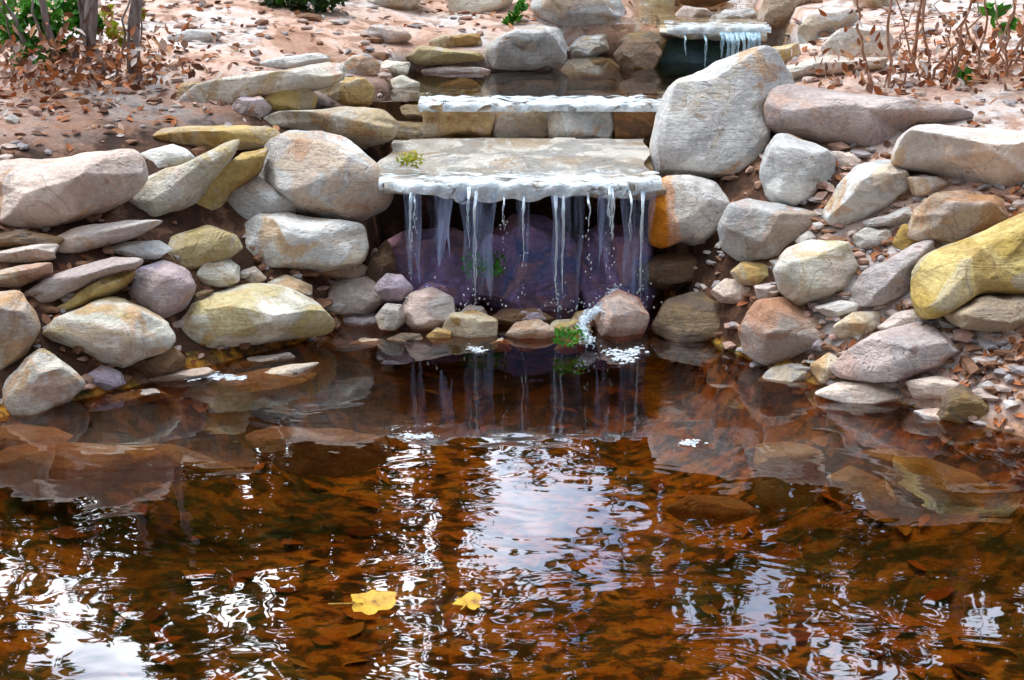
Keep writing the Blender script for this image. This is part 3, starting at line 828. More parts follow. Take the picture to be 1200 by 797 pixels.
def added_sunken_stone(pts, mat, label, ztop=-.05, thick=.5):
    P_ = np.array(pts, float)
    c_, _ = centroid(P_)
    p_ = at_z(c_[0], c_[1], ztop - .05)
    return rock(pts, mat, label, 'rock', SB, y=float(p_[1]), thick=thick, flat=.9)


added_sunken_stone([(-25, 545), (10, 524), (80, 522), (140, 526), (165, 545), (120, 572), (60, 580), (0, 570)], 'dusk', 'broad greyish slab added under the water at the left edge of the pond')
added_sunken_stone([(95, 545), (130, 526), (200, 520), (250, 540), (290, 556), (230, 562), (150, 566)], 'ochre', 'golden slab standing in for mirrored left bank rocks, beside the broad greyish slab')
added_sunken_stone([(285, 512), (320, 500), (400, 504), (450, 516), (455, 540), (400, 556), (330, 554)], 'mauve', 'grey violet slab added under the water left of the middle of the pond')
added_sunken_stone([(884, 540), (890, 522), (930, 520), (962, 530), (965, 570), (950, 590), (915, 600), (890, 585)], 'grey', 'blocky grey stone standing in for the mirrored squarish white boulder, right of the middle', ztop=-.09)
added_sunken_stone([(1010, 530), (1060, 528), (1120, 550), (1225, 590), (1225, 640), (1160, 612), (1080, 585), (1030, 560)], 'yellow', 'long golden slab standing in for the mirrored yellow boulder at the right edge', ztop=-.13)
added_sunken_stone([(780, 596), (810, 580), (860, 584), (890, 600), (850, 614), (800, 612)], 'tan', 'low tan stone added under the water in front of the blocky grey stone')
added_sunken_stone([(970, 560), (1000, 548), (1040, 566), (1050, 590), (1010, 596), (978, 584)], 'cream', 'pale stone standing in for the mirrored yellowish cream boulder, beside the long golden slab', ztop=-.09)

# ------------------------------------------------------------------ waterfall ledge
def ledge(name, x0, x1, y0, y1, ztop, thick, seed, mat, label):
    nu, prof = 150, []
    dy = y1 - y0
    prof += [(y0 + .10, -thick), (y0 + .03, -thick * .95), (y0 + .005, -thick * .7), (y0, -thick * .35), (y0 + .012, -.012), (y0 + .04, 0)]
    for i in range(1, 22):
        prof.append((y0 + .04 + (dy - .05) * i / 21, .0))
    prof += [(y1, -.03), (y1, -thick), ((y0 + y1) / 2, -thick)]
    V = []
    m = len(prof)
    for i in range(nu + 1):
        x = x0 + (x1 - x0) * i / nu
        for (yy, zz) in prof:
            V.append((x, yy, ztop + zz))
    V = np.array(V)
    F = []
    for i in range(nu):
        for j in range(m):
            a, b = i * m + j, i * m + (j + 1) % m
            F.append((a, b, b + m, a + m))
    front = 1 - sm(y0 + .05, y0 + .16, V[:, 1])
    rear = sm(y1 - .2, y1, V[:, 1])
    V[:, 1] += rear * .05 * nz(V * [1, 0, 0], 3.0, seed + 9)
    endx = sm(.35, .5, np.abs((V[:, 0] - x0) / (x1 - x0) - .5))
    V[:, 1] += front * endx * .06
    V[:, 2] -= endx * front * .012
    V[:, 0] += endx * .05 * nz(V * [0, 1, 0], 3.5, seed + 11)
    P = V * [1, .6, 2.2]
    V[:, 1] += front * (.030 * nz(P * [1, 0, 0], 2.2, seed) + .018 * nz(P, 7, seed + 1))
    low = sm(ztop - .01, ztop - thick, V[:, 2])
    V[:, 2] += low * front * (.020 * nz(P * [1, 0, 0], 6, seed + 2) + .018 * np.abs(nz(P * [1, 0, 0], 11, seed + 3)))
    Q = V * [.9, 3.2, 1]
    step = nz(Q, 1.4, seed + 4) + .5 * nz(Q, 3.2, seed + 6)
    top = 1 - low
    V[:, 2] += top * (.010 * np.round(step * 2) / 2 + .003 * nz(V, 9, seed + 5)) - .006 * top
    c = np.array([(x0 + x1) / 2, (y0 + y1) / 2, ztop - thick])
    me = mesh_np(name, V - c, np.array(F))
    o = link(name, me, mat=mat)
    o.location = c
    tag(o, label, 'rock')
    ROCKS.append((o, V, np.array(F)))
    return o


ledge('stone_ledge', -.485, .535, -.03, .79, .492, .060, 300, M['ledge'], 'pale flat stone ledge that the main waterfall spills over')
ledge('stone_ledge', .74, 1.26, 1.93, 2.5, .782, .06, 340, M['ledge'], 'small stone lip of the upper fall near the top edge')

# upper fall back wall
rock([(726, 50), (738, 38), (764, 36), (782, 46), (772, 64), (742, 66)], 'brown', 'brown rock at the left end of the upper fall lip', 'rock', UPP, y=1.97)
rock([(836, 24), (850, 12), (878, 10), (890, 20), (872, 29), (848, 30)], 'pale', 'pale wet stone in the stream just above the upper fall', 'rock', UPP, thick=1.0, y=2.35)
rock([(786, 20), (800, 8), (828, 8), (834, 20), (816, 28), (794, 28)], 'dusk', 'pinkish wet stone in the stream above the upper fall', 'rock', UPP, thick=1.0, y=2.42)
rock([(796, -2), (815, -14), (850, -14), (862, -2), (840, 6), (808, 6)], 'brown', 'dark stone in the stream at the top edge', 'rock', UPP, thick=1.0, y=2.95)
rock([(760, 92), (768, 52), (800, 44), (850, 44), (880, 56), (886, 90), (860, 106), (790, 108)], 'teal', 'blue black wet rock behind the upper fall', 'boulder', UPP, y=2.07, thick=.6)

# ------------------------------------------------------------------ falling water
def water_white(name, alpha, col=(.80, .90, .97)):
    k = NT(name)
    v = k.coords((1, 1, .18 if name != 'water_film' else .10), rand=True)
    n = k.noise(v, 26 if name != 'water_film' else 15, 4, .6, .3)
    p = k.n('ShaderNodeBsdfPrincipled')
    p.inputs['Base Color'].default_value = (*col, 1)
    p.inputs['Roughness'].default_value = .18
    p.inputs['Specular IOR Level'].default_value = .6
    nm = k.bump(n, .5, .01)
    k.l(nm, p.inputs['Normal'])
    tr = k.n('ShaderNodeBsdfTransparent')
    tr.inputs['Color'].default_value = (.92, .96, 1, 1)
    mx = k.n('ShaderNodeMixShader')
    f = k.ramp(n, [(.36, max(0, alpha - .35)), (.6, min(1, alpha + .25))], 'LINEAR') if name != 'water_film' else k.ramp(n, [(.42, .03), (.54, .28), (.66, .66)], 'LINEAR')
    k.l(f, mx.inputs[0])
    k.l(tr.outputs[0], mx.inputs[1])
    k.l(p.outputs[0], mx.inputs[2])
    k.l(mx.outputs[0], k.out.inputs['Surface'])
    return k.m


M_strand = water_white('falling_water', .62)
M_teal = water_white('blue_falling_water', .60, (.58, .80, .88))
M_sheet = water_white('water_film', .20, (.50, .62, .96))
k = NT('foam')
v = k.coords()
n = k.noise(v, 40, 4, .6)
pfm = k.principled(k.ramp(n, [(.35, (.60, .70, .76)), (.6, (.84, .90, .92))]), .25, k.bump(n, .5, .01), .5)
trm = k.n('ShaderNodeBsdfTransparent')
mxm = k.n('ShaderNodeMixShader')
mxm.inputs[0].default_value = .72
k.l(trm.outputs[0], mxm.inputs[1]); k.l(pfm.outputs[0], mxm.inputs[2])
k.l(mxm.outputs[0], k.out.inputs['Surface'])
M_foam = k.m


def tube(path, radii, sides=10, flat=1.0):
    path = np.array(path, float)
    V, F = [], []
    n = len(path)
    for i in range(n):
        t = path[min(i + 1, n - 1)] - path[max(i - 1, 0)]
        t /= np.linalg.norm(t) + 1e-9
        ref = np.array([1.0, 0, 0]) if abs(t[0]) < .9 else np.array([0, 1.0, 0])
        b = np.cross(t, ref); b /= np.linalg.norm(b)
        a = np.cross(b, t)
        for j in range(sides):
            th = 2 * math.pi * j / sides
            V.append(path[i] + radii[i] * (a * math.cos(th) + b * math.sin(th) * flat))
    for i in range(n - 1):
        for j in range(sides):
            p, q = i * sides + j, i * sides + (j + 1) % sides
            F.append((p, q, q + sides, p + sides))
    c0, c1 = len(V), len(V) + 1
    V.append(path[0]); V.append(path[-1])
    for j in range(sides):
        F.append((c0, (j + 1) % sides, j, j))
        F.append((c1, (n - 1) * sides + j, (n - 1) * sides + (j + 1) % sides, c1))
    return V, F


class MB:
    def __init__(self):
        self.V, self.F = [], []

    def add(self, V, F):
        o = len(self.V)
        self.V += [tuple(float(c) for c in v) for v in V]
        for f in F:
            g = []
            for i in f:
                if i + o not in g:
                    g.append(int(i) + o)
            self.F.append(g)
        return self

    def build(self, name, mat, parent=None, smooth=True, origin=None):
        org = np.zeros(3) if origin is None else np.array(origin, float)
        me = bpy.data.meshes.new(name)
        me.from_pydata([tuple(np.array(v) - org) for v in self.V], [], self.F)
        if smooth:
            for p in me.polygons:
                p.use_smooth = True
        me.update()
        o = link(name, me, parent, mat)
        if parent is None:
            o.location = org
        return o


def blob(c, r, seed, sub=2, sq=(1, 1, .55), amp=.25):
    V, F = ICO[sub]
    d = 1 + amp * nz(V, .9, seed) + amp * .4 * nz(V, 2.2, seed + 1)
    return V * d[:, None] * np.array(sq) * r + np.array(c), F


def strand_path(x, ytop, ztop, zend, seed, r0, r1, throw=.07):
    rs = np.random.RandomState(seed)
    n = 26
    P, Rr = [], []
    for i in range(n):
        t = i / (n - 1)
        z = ztop + (zend - ztop) * t ** 1.35
        yy = ytop + .05 - (throw + .05) * math.sqrt(min(1, t * 3)) - .02 * t
        P.append((x + .010 * math.sin(t * 7 + seed) * t + .004 * rs.normal(), yy, z))
        Rr.append((r0 + (r1 - r0) * min(1, t * 3)) * (1 + .35 * math.sin(i * 1.3 + seed) * t) * (1.0 if t > .04 else .5) * (1 if t < .93 else .6))
    return P, Rr


def strand(px, top, bot, wd, y, seed, org, parent, f, mat=None):
    """One strand: a narrow fan of filaments leaving the lip together and thinning as they fall."""
    rs_ = np.random.RandomState(seed)
    mb = MB()
    a0 = at_y(px, top, y)
    for j in range(max(2, int(wd * .8))):
        w_ = wd * f * .55
        x0 = a0[0] + rs_.normal() * w_ * .55
        x1 = a0[0] + rs_.normal() * w_ * .30
        zb = at_y(px, top + (bot - top) * rs_.uniform(.55, 1.0), y)[2]
        n_ = 22
        P, Rr = [], []
        r0 = f * rs_.uniform(.8, 1.9)
        for i in range(n_):
            t = i / (n_ - 1)
            P.append((x0 + (x1 - x0) * min(1, t * 2.2) + .003 * math.sin(t * 9 + j + seed) + .0015 * rs_.normal() * t, y + .05 - .10 * math.sqrt(min(1, t * 3.5)) - .015 * t, a0[2] - .012 + (zb - a0[2]) * t ** 1.25))
            Rr.append(r0 * (1.6 - 1.15 * min(1, t * 1.8)) * (1 + .18 * math.sin(i * 1.7 + j * 2 + seed)) * (.35 if i == n_ - 1 else 1))
        mb.add(*tube(P, Rr, 7, .7))
    mb.V = [tuple(np.array(v) - org) for v in mb.V]
    mb.build('water_strand', mat or M_strand, parent)


O = np.array([0.03, -.05, 0.0])
wf = empty('waterfall', O)
tag(wf, 'main waterfall of thin blue white strands dropping from the pale ledge', 'waterfall')
for i, (px, top, bot, wd) in enumerate([(481, 216, 285, 7), (486, 222, 262, 3), (549, 216, 300, 4), (556, 218, 338, 6), (590, 226, 262, 2), (613, 226, 300, 2), (652, 218, 368, 5), (660, 220, 350, 6), (690, 224, 268, 2), (713, 214, 262, 8), (717, 214, 284, 6), (738, 220, 300, 3), (752, 220, 352, 5)]):
    strand(px, top, bot, wd, -.06, i * 7 + 3, O, wf, .0022)
# thin translucent film behind the strands
def veil(x0, x1, y, ztop, zbot, seed, nu=40, nv=40):
    V, F = [], []
    for j in range(nv + 1):
        t = j / nv
        k0 = (x0 + x1) / 2 + (x0 - (x0 + x1) / 2) * (1 - .35 * t + .08 * math.sin(t * 9 + seed))
        k1 = (x0 + x1) / 2 + (x1 - (x0 + x1) / 2) * (1 - .35 * t + .08 * math.sin(t * 7 + 2 * seed))
        for i in range(nu + 1):
            u = i / nu
            x = k0 + (k1 - k0) * u
            zz = ztop + (zbot + .07 * math.sin(u * 9 + seed) * abs(math.sin(u * 5 + seed)) - ztop) * t
            V.append((x, y + .012 * math.sin(x * 47 + seed) + .006 * math.sin(x * 140 + seed + 3 * t) - .025 * math.sqrt(t), zz))
    for j in range(nv):
        for i in range(nu):
            a = j * (nu + 1) + i
            F.append((a, a + 1, a + nu + 2, a + nu + 1))
    return V, F


for pa, pb, bot, sd_ in ((538, 582, 345, 1), (645, 686, 368, 3), (700, 722, 300, 5), (728, 768, 352, 7), (472, 494, 310, 9), (604, 622, 310, 11), (500, 530, 300, 13)):
    a, b = at_y(pa, 218, -.045), at_y(pb, bot, -.045)
    xb_ = at_y(pb, 218, -.045)[0]
    mb = MB().add(*veil(a[0], xb_, -.045, .475, b[2], sd_))
    mb.V = [tuple(np.array(v) - O) for v in mb.V]
    mb.build('water_film', M_sheet, wf)
rs = np.random.RandomState(5)
mb = MB()
for px_, lo, hi in ((483, 250, 330), (556, 300, 372), (613, 270, 350), (655, 330, 372), (715, 262, 345), (752, 310, 360), (690, 255, 330), (590, 255, 320)):
    for i in range(12):            # drops let go by the threads
        c_ = at_y(px_ + rs.normal() * 3, rs.uniform(lo, hi), -.125)
        mb.add(*blob(c_, rs.uniform(.0016, .0034), i, 1, (1, 1, 1.9), .1))
for i in range(170):
    c_ = at_y(rs.choice([483, 556, 655, 716, 748]) + rs.normal() * 16, 366 - abs(rs.normal()) * 14, -.08 - abs(rs.normal()) * .05)
    mb.add(*blob(c_, rs.uniform(.0015, .0045), i, 1, (1, 1, 1.3), .1))
mb.V = [tuple(np.array(v) - O) for v in mb.V]
mb.build('splash_drops', M_foam, wf)['kind'] = 'stuff'


def lip_sheet(x0, x1, yb, yf, ztop, seed, drop_, nu=260, nv=46):
    """White water gliding over a stone lip: it runs along the top, rounds the edge and breaks off in ragged tongues."""
    V, F, kk = [], [], []
    for i in range(nu + 1):
        x = x0 + (x1 - x0) * i / nu
        X1 = np.array([[x, 0, 0]])
        n1 = float(nz(X1, 4.2, seed)[0]); n2 = float(nz(X1, 12, seed + 1)[0]); n3 = float(nz(X1, 30, seed + 2)[0])
        ln = drop_ * (.95 + 1.1 * n1 + .7 * n2 + .25 * n3)
        ln = max(.012, ln)
        e = .018 * n1 + .010 * n2 + (.06 * float(sm(.36, .5, abs(i / nu - .5))) if drop_ > .01 else 0)
        L1 = yb - yf
        tot = L1 + .03 + ln
        for j in range(nv + 1):
            t = j / nv * tot
            if t < L1:
                y, z = yb - t, 0.006
            elif t < L1 + .03:
                a_ = (t - L1) / .03 * math.pi / 2
                y, z = yf - .022 * math.sin(a_), .006 - .022 * (1 - math.cos(a_))
            else:
                y, z = yf - .022, -.016 - (t - L1 - .03)
            bump_ = .006 * math.sin(x * 60 + t * 40 + seed) * math.sin(t * 55 + 3 * n1) + .005 * n3
            if t > L1:
                V.append((x, y + e - .006 + bump_, ztop + z))
            else:
                V.append((x, y + e * t / L1, ztop + z + bump_ * .6))
    for i in range(nu):
        for j in range(nv):
            a = i * (nv + 1) + j
            F.append((a, a + 1, a + nv + 2, a + nv + 1))
    return V, F


kf = NT('white_water')
vv = kf.coords((2.2, 7.5, 3.0), rand=False)
nn_ = kf.noise(vv, 4.2, 5, .62, .7)
tc_ = kf.n('ShaderNodeTexCoord')
sx_ = kf.n('ShaderNodeSeparateXYZ')
kf.l(tc_.outputs['Object'], sx_.inputs[0])
edge_ = kf.math('MULTIPLY', kf.math('SUBTRACT', .16, sx_.outputs[1]), 1.1)
fa = kf.ramp(kf.math('ADD', nn_, kf.math('MINIMUM', edge_, .13)), [(.545, 0.0), (.60, .95)], 'LINEAR')
pf = kf.n('ShaderNodeBsdfPrincipled')
n40 = kf.noise(vv, 16, 4, .6)
kf.l(kf.ramp(n40, [(.35, (.55, .66, .72)), (.6, (.82, .88, .90))]), pf.inputs['Base Color'])
pf.inputs['Roughness'].default_value = .3
kf.l(kf.bump(n40, .5, .012), pf.inputs['Normal'])
trf = kf.n('ShaderNodeBsdfTransparent')
glf = kf.n('ShaderNodeBsdfGlossy')
glf.inputs['Roughness'].default_value = .08
m1 = kf.n('ShaderNodeMixShader')
m1.inputs[0].default_value = .10
kf.l(trf.outputs[0], m1.inputs[1]); kf.l(glf.outputs[0], m1.inputs[2])
m2 = kf.n('ShaderNodeMixShader')
kf.l(fa, m2.inputs[0])
kf.l(m1.outputs[0], m2.inputs[1]); kf.l(pf.outputs[0], m2.inputs[2])
kf.l(m2.outputs[0], kf.out.inputs['Surface'])
mb = MB().add(*lip_sheet(-.478, .538, .72, -.045, .501, 61, .026))
mb.V = [tuple(np.array(v) - O) for v in mb.V]
mb.build('white_water', kf.m, wf)

O2 = np.array([.8, 1.9, .48])
wf2 = empty('waterfall', O2)
tag(wf2, 'smaller upper fall of turquoise strands beside the biggest pale boulder', 'waterfall')
for i, (px, top, bot, wd) in enumerate([(802, 38, 60, 2), (826, 38, 84, 2), (846, 36, 70, 5), (852, 36, 90, 6), (858, 36, 94, 9), (864, 36, 88, 6), (870, 36, 84, 8), (876, 36, 80, 7), (882, 36, 76, 9), (888, 36, 66, 6)]):
    strand(px, top, bot, wd, 1.90, i * 5 + 31, O2, wf2, .0040, M_teal)
mb = MB().add(*lip_sheet(.74, 1.24, 2.30, 1.925, .788, 67, .008, 120, 30))
mb.V = [tuple(np.array(v) - O2) for v in mb.V]
mb.build('white_water', kf.m, wf2)

O3 = np.array([.1, .9, .6])
wf3 = empty('cascade', O3)
tag(wf3, 'thin line of white water sliding over the row of blocky step stones', 'waterfall')
mb = MB().add(*lip_sheet(-.385, .66, .98, .835, .622, 73, .007, 160, 30))
mb.V = [tuple(np.array(v) - O3) for v in mb.V]
mb.build('white_water', kf.m, wf3)

# foam patches
def foam(label, spots, z, r, seed, sq=(1.5, 1.2, .4)):
    mb = MB()
    q = []
    rs_ = np.random.RandomState(seed)
    for i, (px, py) in enumerate(spots):
        p = at_z(px, py, z)
        q.append(p)
        for j in range(34):
            o_ = rs_.normal(size=3) * r * np.array([.9, .8, .05])
            mb.add(*blob(p + o_, r * (.08 + .26 * rs_.rand() ** 2), seed + i * 7 + j, 2, sq))
    c = np.mean(q, 0)
    o = mb.build('foam_patch', M_foam, None, True, c)
    tag(o, label, 'foam', 'patches of white foam')


foam('three lobed scrap of white foam afloat in front of the round red speckled rock', [(716, 412), (724, 415), (731, 417), (738, 414), (745, 411), (732, 421)], .004, .020, 3)
pp = [at_y(*q) for q in [(724, 338, -.10), (716, 347, -.14), (706, 358, -.20), (694, 367, -.25), (684, 374, -.30), (682, 384, -.34), (687, 394, -.38), (692, 402, -.42)]]
tt = np.linspace(0, len(pp) - 1, 40)
pth = np.stack([np.interp(tt, range(len(pp)), [q[c_] for q in pp]) for c_ in range(3)], 1)
mb = MB()
rs_ = np.random.RandomState(12)
rad_ = np.array([.014 + .005 * math.sin(i * .9) + .003 * math.sin(i * 2.3 + 1) for i in range(40)]) * np.clip(np.minimum(np.arange(40) + 1, 40 - np.arange(40)) / 4, .25, 1)
mb.add(*tube(pth, rad_, 16, .7))
for i in range(420):
    c_ = pth[rs_.randint(40)] + rs_.normal(size=3) * [.013, .012, .009]
    mb.add(*blob(c_, .0015 + .0045 * rs_.rand() ** 2.5, i, 1, (1, 1, .9), .2))
o = mb.build('froth', M_strand, None, True, np.mean(pp, 0))
tag(o, 'crooked white rope of froth pouring down left of the round red speckled rock', 'foam')
foam('small round fleck of foam under the ochre rock', [(557, 408), (561, 411)], .004, .016, 21)
foam('white foam streak on the water at the left, under the dark wet rock', [(226, 443), (236, 441), (246, 440), (256, 442), (268, 441), (276, 443)], .004, .015, 33, (2.4, 1.2, .3))
foam('single white fleck floating right of the middle', [(802, 519), (808, 518), (814, 520)], .003, .013, 45, (1.7, 1.2, .3))
foam('short white foam line floating left of the middle', [(478, 512), (486, 511), (494, 512), (504, 511)], .003, .013, 53, (1.9, 1.2, .3))

# ------------------------------------------------------------------ leaves, gravel
allV = [GV]
allF = [np.concatenate([GF[:, [0, 1, 2]], GF[:, [0, 2, 3]]])]
off = len(GV)
for o, V, F in ROCKS:
    F3 = F if F.shape[1] == 3 else np.concatenate([F[:, [0, 1, 2]], F[:, [0, 2, 3]]])
    allV.append(V)
    allF.append(F3 + off)
    off += len(V)
BV = BVHTree.FromPolygons(np.concatenate(allV).tolist(), np.concatenate(allF).tolist())


def leaf_mat(name, cols, rough=.6, trans=0.0):
    k = NT(name)
    g = k.n('ShaderNodeNewGeometry')
    c = k.ramp(g.outputs['Random Per Island'], [(i / max(1, len(cols) - 1), c) for i, c in enumerate(cols)], 'CONSTANT' if len(cols) > 3 else 'LINEAR')
    v = k.coords(rand=False)
    n = k.noise(v, 40, 3)
    c = k.mix(.4, c, k.ramp(n, [(.3, .3), (.7, .75)], 'LINEAR'), 'OVERLAY')
    p = k.principled(c, rough, None, .3)
    if trans:
        tl = k.n('ShaderNodeBsdfTranslucent')
        k.l(c, tl.inputs['Color'])
        mx = k.n('ShaderNodeMixShader')
        mx.inputs[0].default_value = trans
        k.l(p.outputs[0], mx.inputs[1])
        k.l(tl.outputs[0], mx.inputs[2])
        k.l(mx.outputs[0], k.out.inputs['Surface'])
    return k.m


LEAF = np.array([(0, -.5, 0), (.20, -.22, .05), (.26, .05, .07), (.14, .32, .04), (0, .55, -.02), (-.14, .32, .04), (-.26, .05, .07), (-.20, -.22, .05), (0, -.15, -.01), (0, .15, .0)])
LEAFF = [(0, 1, 8), (1, 2, 9, 8), (2, 3, 9), (3, 4, 9), (4, 5, 9), (5, 6, 9), (6, 7, 8, 9), (7, 0, 8)]


def leaf(mb, pos, nrm, size, rs, curl=1.0):
    nrm = Vector(nrm).normalized()
    q = nrm.to_track_quat('Z', 'Y').to_matrix() @ Matrix.Rotation(rs.uniform(0, 6.28), 3, 'Z')
    A = np.array(q)
    L = LEAF * [rs.uniform(.7, 1.2), 1, curl * rs.uniform(.5, 2.0)]
    mb.add(L * size @ A.T + np.array(pos), LEAFF)


def drop(x, y):
    return BV.ray_cast(Vector((x, y, 6)), Vector((0, 0, -1)))


M_dry = leaf_mat('dry_leaves', [(.30, .10, .03), (.42, .20, .09), (.13, .05, .025), (.52, .34, .26), (.40, .13, .04), (.56, .47, .42), (.24, .11, .06), (.48, .28, .20)], .7)
mb = MB()
rs = np.random.RandomState(44)
n = 0
while n < 2900:
    x, y = rs.uniform(-2.6, 2.6), rs.uniform(-1.3, 4.5)
    if rs.rand() < .55:
        # clusters under the shrubs and on the right bank
        cx, cy, sx_, sy_ = [(1.25, -.50, .30, .30), (1.45, -.75, .16, .20), (1.5, -.6, .2, .2), (2.1, 1.3, .5, .6), (-2.2, 1.6, .5, .7), (-1.6, .7, .4, .3), (1.5, -.95, .25, .15), (-1.1, -.55, .35, .10), (1.2, -.2, .5, .4), (0, -.22, .32, .05), (1.35, -.6, .3, .2)][rs.randint(11)]
        x, y = cx + rs.normal() * sx_, cy + rs.normal() * sy_
    loc, nr, _, _ = drop(x, y)
    if loc is None or loc.z < .012 or (-.55 < x < .7 and -.12 < y < 2.1):
        continue
    if nr.z < .5 or (loc.z > float(T(x, y)) + .10 and rs.rand() < .93):
        continue
    leaf(mb, np.array(loc) + [0, 0, .006], np.array(nr) + rs.normal(size=3) * .35, rs.uniform(.02, .062), rs)
    n += 1
o = mb.build('fallen_leaves', M_dry)
tag(o, 'dry brown and orange leaves littering the banks', 'leaves', kind='stuff')

# leaves on the pond bed
M_bedleaf = leaf_mat('sunken_leaves', [(.42, .15, .02), (.55, .24, .03), (.28, .09, .015), (.50, .30, .05), (.14, .05, .015), (.60, .20, .02)], .8)
mb = MB()
for i in range(330):
    x, y = rs.uniform(-1.9, 1.9), rs.uniform(-3.0, -.15)
    z = float(T(x, y))
    if z > -.06:
        continue
    leaf(mb, (x, y, z + rs.uniform(.004, .02)), np.array([0, 0, 1]) + rs.normal(size=3) * .18, rs.uniform(.05, .12), rs, .5)
o = mb.build('sunken_leaves', M_bedleaf)
tag(o, 'orange leaves sunk on the pond bed', 'leaves', kind='stuff')

# gravel between the rocks
k = NT('gravel')
g = k.n('ShaderNodeNewGeometry')
c = k.ramp(g.outputs['Random Per Island'], [(0, (.46, .36, .31)), (.2, (.30, .27, .27)), (.4, (.34, .20, .14)), (.55, (.50, .46, .42)), (.65, (.22, .11, .06)), (.85, (.42, .26, .20))], 'CONSTANT')
v = k.coords(rand=False)
n1 = k.noise(v, 30, 4)
c = k.mix(.5, c, k.ramp(n1, [(.3, .2), (.7, .8)], 'LINEAR'), 'OVERLAY')
k.principled(c, .7, k.bump(n1, .5, .01), .3)
mb = MB()
n = 0
while n < 2200:
    x, y = rs.uniform(-2.4, 2.4), rs.uniform(-1.3, 3.5)
    if rs.rand() < .5:
        cx, cy, sx_, sy_ = [(1.25, -.65, .35, .25), (1.45, -.75, .18, .22), (-1.2, -.6, .4, .2), (-.62, -.2, .12, .1), (1.1, -.4, .3, .3), (.9, 0, .3, .3)][rs.randint(6)]
        x, y = cx + rs.normal() * sx_, cy + rs.normal() * sy_
    z = float(T(x, y))
    if z < -.04 or (-.5 < x < .65 and .1 < y < 2.1):
        continue
    r = rs.uniform(.006, .026) * (1.0 if rs.rand() < .8 else 1.5)
    Vb, Fb = blob((0, 0, 0), r, n, 1, (rs.uniform(.9, 1.8), rs.uniform(.6, 1.2), rs.uniform(.35, .7)), .55)
    ca, sa = math.cos(n * 1.7), math.sin(n * 1.7)
    mb.add(Vb @ np.array([[ca, sa, 0], [-sa, ca, 0], [0, 0, 1]]) + [x, y, z + r * .2], Fb)
    n += 1
o = mb.build('gravel', k.m, None, False)
tag(o, 'pink and grey gravel between the bank rocks', 'gravel', kind='stuff')

# floating yellow leaves
k = NT('yellow_leaf')
v = k.coords(rand=False)
n1 = k.noise(v, 22, 6, .65, .5)
n2 = k.noise(v, 70, 4, .6)
c = k.ramp(n1, [(.36, (.22, .10, .015)), (.44, (.44, .25, .02)), (.56, (.54, .34, .025)), (.68, (.40, .28, .035))])
k.principled(c, .5, k.bump(k.math('ADD', n1, n2), .5, .006), .3)
M_yl = k.m
for (px, py, size, lab, sd_) in [(430, 708, .105, 'large yellow leaf floating on the pond beside the bright sky streak', 1), (548, 708, .066, 'smaller yellow leaf floating alone right of the large yellow leaf', 2)]:
    p = at_z(px, py, .006)
    mb = MB()
    rs_ = np.random.RandomState(sd_ + 20)
    rot_ = rs_.uniform(0, 6.28)
    Lv, Lf = [(0, 0, .004)], []
    for ring_ in range(1, 7):
        for i in range(40):
            a_ = i / 40 * 2 * math.pi
            rr_ = (.42 + .10 * math.cos(a_) + .07 * math.cos(3 * a_ + .5) + .035 * math.sin(7 * a_) + .02 * math.sin(13 * a_)) * ring_ / 6
            zz_ = .10 * (ring_ / 6) ** 2 * (.5 + .5 * math.sin(2 * a_ + sd_)) + .012 * math.cos(a_ * 6) * ring_ / 6 - .015 * abs(math.sin(a_)) * (1 - ring_ / 6)
            Lv.append((rr_ * math.cos(a_), rr_ * math.sin(a_), max(0, zz_)))
    for i in range(40):
        Lf.append((0, 1 + i, 1 + (i + 1) % 40))
        for ring_ in range(5):
            b_ = 1 + ring_ * 40
            Lf.append((b_ + i, b_ + 40 + i, b_ + 40 + (i + 1) % 40, b_ + (i + 1) % 40))
    Lv = np.array(Lv) * size * 1.15
    cz_, sz_ = math.cos(rot_), math.sin(rot_)
    mb.add(Lv @ np.array([[cz_, sz_, 0], [-sz_, cz_, 0], [0, 0, 1]]) + p, Lf)
    st_ = [np.array([cz_, sz_, 0]) * size * (.1 + .75 * i / 6) * -1 + p + [0, 0, .004 + .012 * i / 6] for i in range(7)]
    mb.add(*tube(st_, [.002] * 7, 6))
    o = mb.build('floating_leaf', M_yl, None, True, p)
    tag(o, lab, 'leaf', 'yellow leaves afloat on the pond')

# ------------------------------------------------------------------ plants
def bark_mat(name, a, b):
    k = NT(name)
    v = k.coords((1, 1, .25))
    n = k.noise(v, 30, 5, .65, .4)
    k.principled(k.ramp(n, [(.35, b), (.6, a)]), .85, k.bump(n, .8, .02), .2)
    return k.m


M_bark = bark_mat('grey_bark', (.36, .32, .31), (.16, .12, .11))
M_twig = bark_mat('dry_twig', (.52, .32, .22), (.32, .16, .10))
M_green = leaf_mat('bright_leaves', [(.05, .22, .02), (.10, .34, .02), (.03, .13, .02)], .5, .3)
M_yg = leaf_mat('yellow_green_leaves', [(.42, .42, .03), (.30, .36, .03), (.50, .38, .03)], .6, .3)
M_dark = leaf_mat('dark_leaves', [(.02, .05, .015), (.04, .09, .02), (.05, .08, .015)], .6, .2)


def cluster(mb, c, r, n, size, rs, sq=(1, 1, 1)):
    for _ in range(n):
        v = rs.normal(size=3)
        v = v / np.linalg.norm(v) * r * rs.rand() ** .45 * np.array(sq)
        leaf(mb, np.array(c) + v, rs.normal(size=3) + [0, -.6, .7], size * rs.uniform(.6, 1.3), rs)


